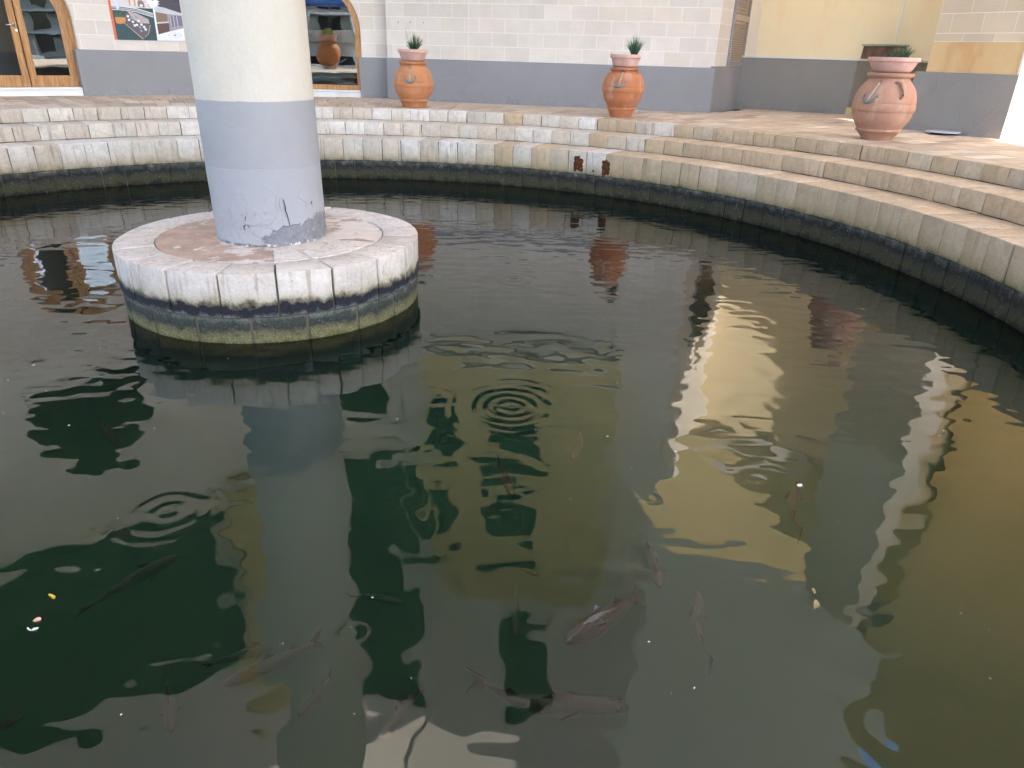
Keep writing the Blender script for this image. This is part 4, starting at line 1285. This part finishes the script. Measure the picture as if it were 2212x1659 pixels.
K3 = dict(h=0.835, base=0.190, ring=0.285, zring=0.118, zb0=0.366, zb1=0.462, max=0.385, neck=0.245, rim=0.290, bowl=0.315, bowlb=0.200, bh=0.185, tilt=0.35)
G = 'leaf'
j1, pl1, PM1 = jar(-1.93, 13.90, 'orange terracotta jar with centred anchor standing nearest the arched window', K1, 'terra1', 'pink clay bowl on the jar nearest the arched window', 'spiky grass tuft with long wiry stems in the bowl nearest the arched window', -93, tuft=[(0.05, -0.06, 60, 0.20, 0.13, G), (0.0, -0.04, 30, 0.13, 0.10, G)], rz=0)
bm = NB()
tube(bm, [(-0.03, -0.05, 0.0), (-0.07, -0.05, 0.16), (-0.11, -0.05, 0.32), (-0.10, -0.05, 0.37), (-0.05, -0.05, 0.36)], 0.0022, 5)
tube(bm, [(-0.02, -0.05, 0.0), (-0.05, -0.05, 0.12), (-0.02, -0.05, 0.20), (0.02, -0.05, 0.18), (0.09, -0.05, 0.17), (0.10, -0.05, 0.20)], 0.0022, 5)
obj('wiry_stem', bm, 'leafdry', pl1, PM1)
jar(1.72, 12.98, 'glossy orange terracotta jar with off-centre anchor, middle of three before the long grey plinth', K2, 'terra2', 'pink clay bowl on the middle jar', 'spiky grass tuft at the right rim of the middle bowl', -111, tuft=[(0.13, -0.06, 75, 0.23, 0.14, G)], rz=0)
jar(4.90, 10.36, 'big pinkish weathered jar with strap handle beside the right stone pier', K3, 'terra3', 'wide pale clay bowl on the big pinkish jar', 'two aloe rosettes, one drying, in the wide bowl on the big pinkish jar', -148, handle_deg=-88, tuft=[(0.07, -0.10, 45, 0.13, 0.12, G), (-0.07, -0.12, 25, 0.10, 0.09, 'leaf'), (-0.02, -0.10, 18, 0.11, 0.10, 'leafdry')], rz=0)
jar(-4.9, -7.0, 'large terracotta jar with yellow shrub on the quay, seen only in the arched window glass', K3, 'terra1', 'clay bowl on the quay jar', 'bushy yellow green shrub in the quay bowl', None, scale=1.45, shrub=True)

# ------------------------------------------------------------------ octagonal planter on the ledge, cover disc on the deck
op = thing('octagonal_planter', 'brown octagonal planter with faded green rim on the grey ledge', 'planter', FR.w(2.74, 0.72, 1.023), R(-25.4))
OM = Matrix.Translation(FR.w(2.74, 0.72, 1.023)) @ Matrix.Rotation(R(-25.4 + 12), 4, 'Z')
for k in range(8):
    a0, a1 = R(45 * k), R(45 * (k + 1))
    bm = NB()
    q = []
    for rr, z in ((0.415, 0), (0.400, 0.235), (0.375, 0.235), (0.39, 0)):
        q.append((rr, z))
    vs = [[bm.verts.new((rr * math.cos(a), rr * math.sin(a), z)) for rr, z in q] for a in (a0 + 0.006, a1 - 0.006)]
    for i in range(4): bm.faces.new((vs[0][i], vs[1][i], vs[1][(i + 1) % 4], vs[0][(i + 1) % 4]))
    bm.faces.new(vs[0][::-1]); bm.faces.new(vs[1])
    obj('side_panel', bm, 'planterwood', op, OM)
bm = NB(); lathe(bm, [(0.40, 0.236), (0.442, 0.240), (0.442, 0.268), (0.41, 0.272), (0.37, 0.268), (0.37, 0.24)], 8, cap0=False, cap1=False); obj('rim', bm, 'planterlip', op, OM)
bm = NB(); lathe(bm, [(0.372, 0.19), (0.02, 0.2)], 8); obj('soil', bm, 'soil', op, OM)
dc = thing('cover_disc', 'flat round grey cover disc on the deck by the stone pier', 'cover', (6.38, 11.42, 0.001))
DM = Matrix.Translation((6.38, 11.42, 0.001))
bm = NB(); lathe(bm, [(0.16, 0), (0.16, 0.03)], 32); obj('foot', bm, 'black', dc, DM)
bm = NB(); lathe(bm, [(0.235, 0.0305), (0.24, 0.034), (0.235, 0.044), (0.12, 0.05), (0.02, 0.05)], 40); o = obj('disc', bm, 'disc', dc, DM); auto_smooth(o.data, 40)

# ------------------------------------------------------------------ fish
def fish_mat():
    m = Mt('mullet skin', 0.35, 0.5)
    oc = m.objc()
    sx = m.n('SeparateXYZ'); m.link(oc, sx.inputs[0])
    f = m.mr(sx.outputs[2], -0.35, 0.12)
    back = m.vary(m.ocol(), m.noise(6, 4, 0.6, oc), 0.8, 1.2)
    c = m.mix(f, (0.30, 0.32, 0.31), back)
    m.color(c)
    sc_ = m.voro(30, m.mp(oc, (3.2, 1, 1)))
    m.bump(sc_, 0.004, 0.6)
    return m.m
MAT['fish'] = fish_mat()
def fin_mat():
    m = Mt('fin membrane', 0.5, 0.3); m.color(m.vary(m.ocol(), m.noise(20, 3), 0.8, 1.2)); return m.m
MAT['fin'] = fin_mat()
def fish(head, tail, zt, fat, label, col, bend=0.0, roll=0.0, pitchz=0.0, finc=None, stripes=False):
    """head/tail in plan; body lofted along a gently bent spine"""
    h, t = Vector((head[0], head[1], zt)), Vector((tail[0], tail[1], zt - pitchz))
    L_ = (h - t).length
    x = (h - t).normalized()
    y = Vector((0, 0, 1)).cross(x).normalized()
    z = x.cross(y)
    Rm = Matrix((x, y, z)).transposed().to_4x4()
    M = Matrix.Translation((h + t) / 2) @ Rm @ Matrix.Rotation(roll, 4, 'X') @ Matrix.Scale(L_, 4)
    f = thing('fish', label, 'fish', ((h + t) / 2))
    f['group'] = 'fish swimming in the pool'
    def spine(s): return bend * math.sin(math.pi * (s + 0.5) * 0.9) * (0.5 - s) * 0.6
    st = [(0.5, 0.012, 0.015), (0.485, 0.030, 0.030), (0.45, 0.052, 0.050), (0.38, 0.072, 0.075), (0.28, 0.085, 0.098), (0.15, 0.086, 0.108), (0.0, 0.076, 0.100), (-0.12, 0.058, 0.080), (-0.24, 0.036, 0.054), (-0.33, 0.020, 0.034), (-0.385, 0.012, 0.028)]
    bm = NB(); rings = []
    for s, wy, wz in st:
        rg = []
        for k in range(14):
            a = 2 * math.pi * k / 14
            rg.append(bm.verts.new((s, spine(s) + fat * wy * math.cos(a), fat * wz * math.sin(a) * (1.0 if math.sin(a) < 0 else 0.85))))
        rings.append(rg)
    for A, B in zip(rings, rings[1:]):
        for k in range(14): bm.faces.new((A[k], A[(k + 1) % 14], B[(k + 1) % 14], B[k]))
    bm.faces.new(rings[0]); bm.faces.new(rings[-1][::-1])
    o = obj('body', bm, 'fish', f, M, smooth=True, color=col)
    fc = finc or tuple(c * 0.7 for c in col)
    def fin(name, pts, th_=0.006, ax='y'):
        bm = NB()
        a, b = [], []
        for p in pts:
            p = Vector(p); o_ = Vector((0, th_, 0)) if ax == 'y' else Vector((0, 0, th_))
            a.append(bm.verts.new(p + o_)); b.append(bm.verts.new(p - o_))
        bm.faces.new(a); bm.faces.new(b[::-1])
        for i in range(len(pts)): bm.faces.new((a[i], b[i], b[(i + 1) % len(pts)], a[(i + 1) % len(pts)]))
        obj(name, bm, 'fin', f, M, color=fc)
    s0 = spine(-0.385)
    fin('tail_fin', [(-0.37, s0, 0.03), (-0.5, s0 + bend * .05, 0.105), (-0.445, s0, 0.0), (-0.5, s0 + bend * .05, -0.105), (-0.37, s0, -0.03)])
    fin('dorsal_fin', [(0.12, spine(.1), 0.08 * fat), (0.06, spine(.06), 0.145 * fat), (0.0, spine(0), 0.080 * fat)])
    fin('dorsal_fin', [(-0.14, spine(-.14), 0.06 * fat), (-0.19, spine(-.19), 0.115 * fat), (-0.25, spine(-.25), 0.042 * fat)])
    for s in (1, -1):
        fin('pectoral_fin', [(0.25, spine(.25) + s * 0.08 * fat, 0.02), (0.13, spine(.13) + s * 0.15 * fat, -0.005), (0.16, spine(.16) + s * 0.085 * fat, -0.02)], 0.004, 'z')
    for s in (1, -1):
        bm = NB(); bmesh.ops.create_icosphere(bm, subdivisions=1, radius=0.011, matrix=Matrix.Translation((0.44, spine(.44) + s * 0.049 * fat, 0.014)))
        obj('eye', bm, 'black', f, M)
GM, BR, BL, GRN = (0.068, 0.076, 0.066), (0.125, 0.09, 0.062), (0.06, 0.07, 0.085), (0.05, 0.13, 0.10)
FISH = [
 ((0.225, 1.998), (0.549, 2.292), -1.04, 1.0, 'clearest big grey mullet with scaly back, just under the surface at centre right', (0.07, 0.068, 0.065), 0.10, 0.75),
 ((0.656, 2.387), (0.636, 2.743), -1.10, 0.8, 'brown mullet nosing towards the viewer beside small ring ripples at centre right', BR, 0.2, 0.0),
 ((0.814, 2.388), (0.814, 2.002), -1.12, 0.75, 'slim reddish mullet heading away, right of the big scaly mullet', BR, 0.35, 0.0),
 ((0.444, 1.792), (-0.121, 1.967), -1.13, 0.72, 'longest dark mullet heading right, lowest at bottom centre', GM, -0.45, 0.0),
 ((0.022, 3.025), (-0.074, 3.393), -1.09, 0.75, 'brown mullet below the largest ring ripple', BR, 0.1, 0.0),
 ((1.58, 3.318), (1.463, 2.84), -1.13, 0.7, 'dark mullet with curved tail under the yellow reflection at right', BR, 0.4, 0.0),
 ((-1.496, 2.592), (-1.747, 2.223), -1.17, 0.75, 'long silvery blue mullet slanting up to the right at lower left', BL, 0.05, 0.7),
 ((-0.427, 2.31), (-0.675, 2.355), -1.15, 0.75, 'small green tinged mullet heading right, beside the pillar reflection', GRN, 0.1, 0.5),
 ((-0.88, 2.105), (-1.143, 1.991), -1.19, 0.9, 'striped dark sea bream with black forked tail at lower left', BL, 0.0, 0.5),
 ((-1.013, 1.864), (-0.72, 2.128), -1.16, 0.8, 'dark mullet heading down left, crossing in front of the bream', GM, 0.1, 0.3),
 ((-0.699, 1.729), (-0.639, 1.932), -1.14, 1.05, 'stout grey mullet heading towards the viewer below the pillar reflection', GM, 0.15, 0.2),
 ((-1.111, 1.666), (-1.256, 1.915), -1.16, 0.85, 'dark mullet swimming straight to the viewer at bottom left', GM, 0.1, 0.0),
 ((-0.388, 1.617), (-0.277, 1.852), -1.10, 0.85, 'dark mullet at bottom edge in the narrow dark reflection left of centre', GM, -0.2, 0.3),
 ((0.044, 2.229), (0.033, 2.549), -1.24, 0.6, 'faint slim mullet deep in the water at bottom centre', GM, 0.1, 0.0),
 ((-2.229, 3.481), (-2.484, 3.761), -1.12, 0.7, 'small dark mullet in the dark reflection left of the pillar base', BR, 0.1, 0.0),
 ((-1.589, 1.669), (-1.704, 1.562), -1.10, 0.9, 'mullet half cut off by the lower left picture edge', GM, 0.0, 0.0),
 ((0.15, 2.582), (0.063, 2.654), -1.22, 0.9, 'tiny faint fish deep at centre', GM, 0.0, 0.0),
 ((0.361, 3.539), (0.433, 3.944), -1.17, 0.7, 'faint grey mullet right of the largest ring ripple', GM, 0.15, 0.0),
]
for hd, tl, zt, fat, lb, col, bd, rl in FISH:
    fish(hd, tl, zt, fat, lb, col, bd, rl, 0.02)

# ------------------------------------------------------------------ floating bits
def petal(name, label, cat, pts, loc, mat, up=0.004, rz=0):
    bm = NB()
    n = len(pts)
    a = [bm.verts.new((x, y, up + 0.004 * math.sin(i))) for i, (x, y) in enumerate(pts)]
    b = [bm.verts.new((x, y, 0.0)) for x, y in pts]
    bm.faces.new(a); bm.faces.new(b[::-1])
    for i in range(n): bm.faces.new((a[i], b[i], b[(i + 1) % n], a[(i + 1) % n]))
    o = obj(name, bm, mat, None, Matrix.Translation((loc[0], loc[1], ZW + 0.001)) @ Matrix.Rotation(rz, 4, 'Z'), label=label, category=cat)
oval = lambda a, b, n=10: [(a * math.cos(2 * math.pi * i / n), b * math.sin(2 * math.pi * i / n)) for i in range(n)]
petal('fallen_petal', 'pink petal floating at lower left above a white curl', 'petal', oval(0.014, 0.007), (-1.726, 1.996), simple('pink petal', (0.75, 0.38, 0.28), 0.6, 0.1, 40, 0), rz=0.3)
petal('leaf_curl', 'white curved sliver floating below the pink petal', 'leaf', [(0.020 * math.cos(a), 0.016 * math.sin(a)) for a in [R(-150 + 15 * i) for i in range(11)]] + [(0.015 * math.cos(a), 0.012 * math.sin(a)) for a in [R(-15 * i) for i in range(11)]], (-1.717, 1.959), simple('white sliver', (0.75, 0.74, 0.70), 0.6, 0.05, 40, 0))
petal('cigarette_end', 'yellow and brown cigarette end floating above the pink petal', 'litter', [(-0.017, -0.004), (0.015, -0.0055), (0.018, 0.0), (0.015, 0.0055), (-0.017, 0.004)], (-1.745, 2.120), simple('yellow filter', (0.65, 0.42, 0.06), 0.6, 0.2, 40, 0), 0.008, rz=-0.5)
petal('paper_scrap', 'white paper scrap floating above the dark mullet at right', 'litter', [(-0.012, -0.007), (0.012, -0.006), (0.013, 0.006), (-0.011, 0.007)], (1.467, 3.066), simple('white scrap', (0.85, 0.85, 0.82), 0.6, 0.05, 40, 0), rz=0.2)
bm = NB()
for i in range(48):
    y = rnd.uniform(1.4, 4.6); x = rnd.uniform(-0.75, 0.75) * (y + 0.8)
    if (Vector((x, y)) - Vector((CX, CY))).length < 1.3: continue
    s = rnd.choice((0.0011, 0.0014, 0.0018, 0.0024)) * (0.7 + y / 4)
    e = s * rnd.uniform(1, 2.4); a = rnd.uniform(0, 3.14)
    pts = [(x + e * math.cos(a + k) * (1 if q % 2 == 0 else s / e), y + e * math.sin(a + k) * (1 if q % 2 == 0 else s / e)) for q, k in enumerate((0, 1.57, 3.14, 4.71))]
    t = [bm.verts.new((p[0], p[1], ZW + 0.003)) for p in pts]; b = [bm.verts.new((p[0], p[1], ZW + 0.0005)) for p in pts]
    bm.faces.new(t)
    for q in range(4): bm.faces.new((t[q], b[q], b[(q + 1) % 4], t[(q + 1) % 4]))
obj('floating_specks', bm, simple('pale floating speck', (0.62, 0.58, 0.48), 0.7, 0.3, 30, 0), kind='stuff', label='tiny pale specks scattered over the water', category='specks')

# ------------------------------------------------------------------ yachts moored behind the viewer (seen in the shop glass)
MAT['gel'] = simple('white gelcoat', (0.80, 0.80, 0.79), 0.2, 0.02, 1, 0)
MAT['canvas'] = simple('blue canvas', (0.04, 0.13, 0.42), 0.8, 0.1, 6, 0.002)
def yacht(x, y, L_, label, canopy, rz=0):
    t = thing('yacht', label, 'yacht', (x, y, -1.15), rz, 'yachts moored at the quay')
    M = Matrix.Translation((x, y, -1.15)) @ Matrix.Rotation(rz, 4, 'Z')
    B = L_ * 0.15
    bm = NB(); rings = []
    for i in range(13):
        s = i / 12
        wd = B * (1 - max(0, (s - 0.45) / 0.55) ** 2.2) + 0.02
        yy = -L_ * s
        dk = 1.25 + 0.55 * s * s
        rings.append([bm.verts.new(p) for p in ((-wd, yy, dk), (-wd * 0.97, yy, 0.5 + .2 * s), (-wd * 0.55, yy + 0.35 * s, -0.3), (wd * 0.55, yy + 0.35 * s, -0.3), (wd * 0.97, yy, 0.5 + .2 * s), (wd, yy, dk))])
    for a, b in zip(rings, rings[1:]):
        for k in range(6): bm.faces.new((a[k], a[(k + 1) % 6], b[(k + 1) % 6], b[k]))
    bm.faces.new(rings[0][::-1]); bm.faces.new(rings[-1])
    obj('hull', bm, 'gel', t, M)
    def cab(name, s0, s1, wdt, z0, z1, rake0, rake1, mat):
        bm = NB()
        a = [bm.verts.new(p) for p in ((-wdt, -s0 * L_, z0), (wdt, -s0 * L_, z0), (wdt * .95, -s1 * L_, z0), (-wdt * .95, -s1 * L_, z0))]
        b = [bm.verts.new(p) for p in ((-wdt * .9, -s0 * L_ - rake0, z1), (wdt * .9, -s0 * L_ - rake0, z1), (wdt * .8, -s1 * L_ + rake1, z1), (-wdt * .8, -s1 * L_ + rake1, z1))]
        bm.faces.new(a[::-1]); bm.faces.new(b)
        for k in range(4): bm.faces.new((a[k], a[(k + 1) % 4], b[(k + 1) % 4], b[k]))
        bevel(bm, 0.05, 2)
        return obj(name, bm, mat, t, M)
    cab('cabin', 0.22, 0.72, B * 0.8, 1.2, 2.35, 0.3, 1.4, 'gel')
    cab('cabin_window', 0.25, 0.67, B * 0.815, 1.6, 2.05, 0.1, 0.6, 'darkglass')
    cab('flybridge', 0.18, 0.5, B * 0.75, 2.36, 2.95, -0.2, 0.6, 'gel')
    cab('swim_platform', -0.07, 0.0, B * 0.9, 0.25, 0.42, 0, 0, 'gel')
    cab('cockpit_shade', 0.02, 0.2, B * 0.7, 1.25, 1.7, 0.1, 0.1, 'darkglass')
    for s in (-1, 1):
        bm = NB(); bar(bm, (s * B * 0.75, -0.12 * L_, 2.3), (s * B * 0.6, -0.26 * L_, 4.0), 0.12, 0.35); obj('arch_leg', bm, 'gel', t, M)
    cab('arch_top', 0.22, 0.30, B * 0.68, 3.9, 4.08, 0, 0, 'gel')
    if canopy: cab('canopy', 0.02, 0.30, B * 0.85, 4.25, 4.5, 0.2, 0.2, 'canvas')
    bm = NB()
    for s in (-1, 1):
        tube(bm, [(s * B * 0.9, -0.02 * L_, 1.2), (s * B * 0.9, -0.02 * L_, 2.0), (s * B * 0.9, -0.3 * L_, 2.1)], 0.025, 6)
    obj('handrail', bm, 'steel', t, M)
    bm = NB(); tube(bm, [(0, -0.26 * L_, 4.05), (0, -0.26 * L_, 6.5)], [0.04, 0.02], 6); obj('mast', bm, 'gel', t, M)
yacht(-5.0, -11.5, 13, 'white motor yacht with blue canopy moored opposite the arched window', True)
yacht(1.5, -11.2, 11, 'white motor yacht without canopy moored in the middle', False)
yacht(8.0, -11.8, 14, 'largest white motor yacht moored opposite the door, left of the canopied one', False)
yacht(14.5, -11.5, 12, 'white motor yacht with blue canopy moored furthest right behind the viewer', True)

# ------------------------------------------------------------------ terrace of houses across the harbour (seen in the shop glass)
ht = thing('harbour_terrace', 'long cream terrace with shaded balconies across the harbour behind the viewer', 'building', (0, -64, -1))
bm = NB(); box(bm, -90, 110, -76, -64, -1.2, 8.5); obj('wall', bm, simple('harbour facade', (0.45, 0.40, 0.32), 0.9, 0.2, 0.3, 0), ht)
for k in range(3):
    bm = NB(); box(bm, -90, 110, -63.99, -62.6, 1.6 + 2.8 * k, 1.85 + 2.8 * k); obj('balcony_slab', bm, 'render', ht)
for k in range(40):
    for f in range(3):
        bm = NB(); box(bm, -88 + 5 * k, -85.4 + 5 * k, -63.995, -63.9, -0.6 + 2.8 * f, 1.5 + 2.8 * f)
        obj('opening', bm, 'darkglass', ht)
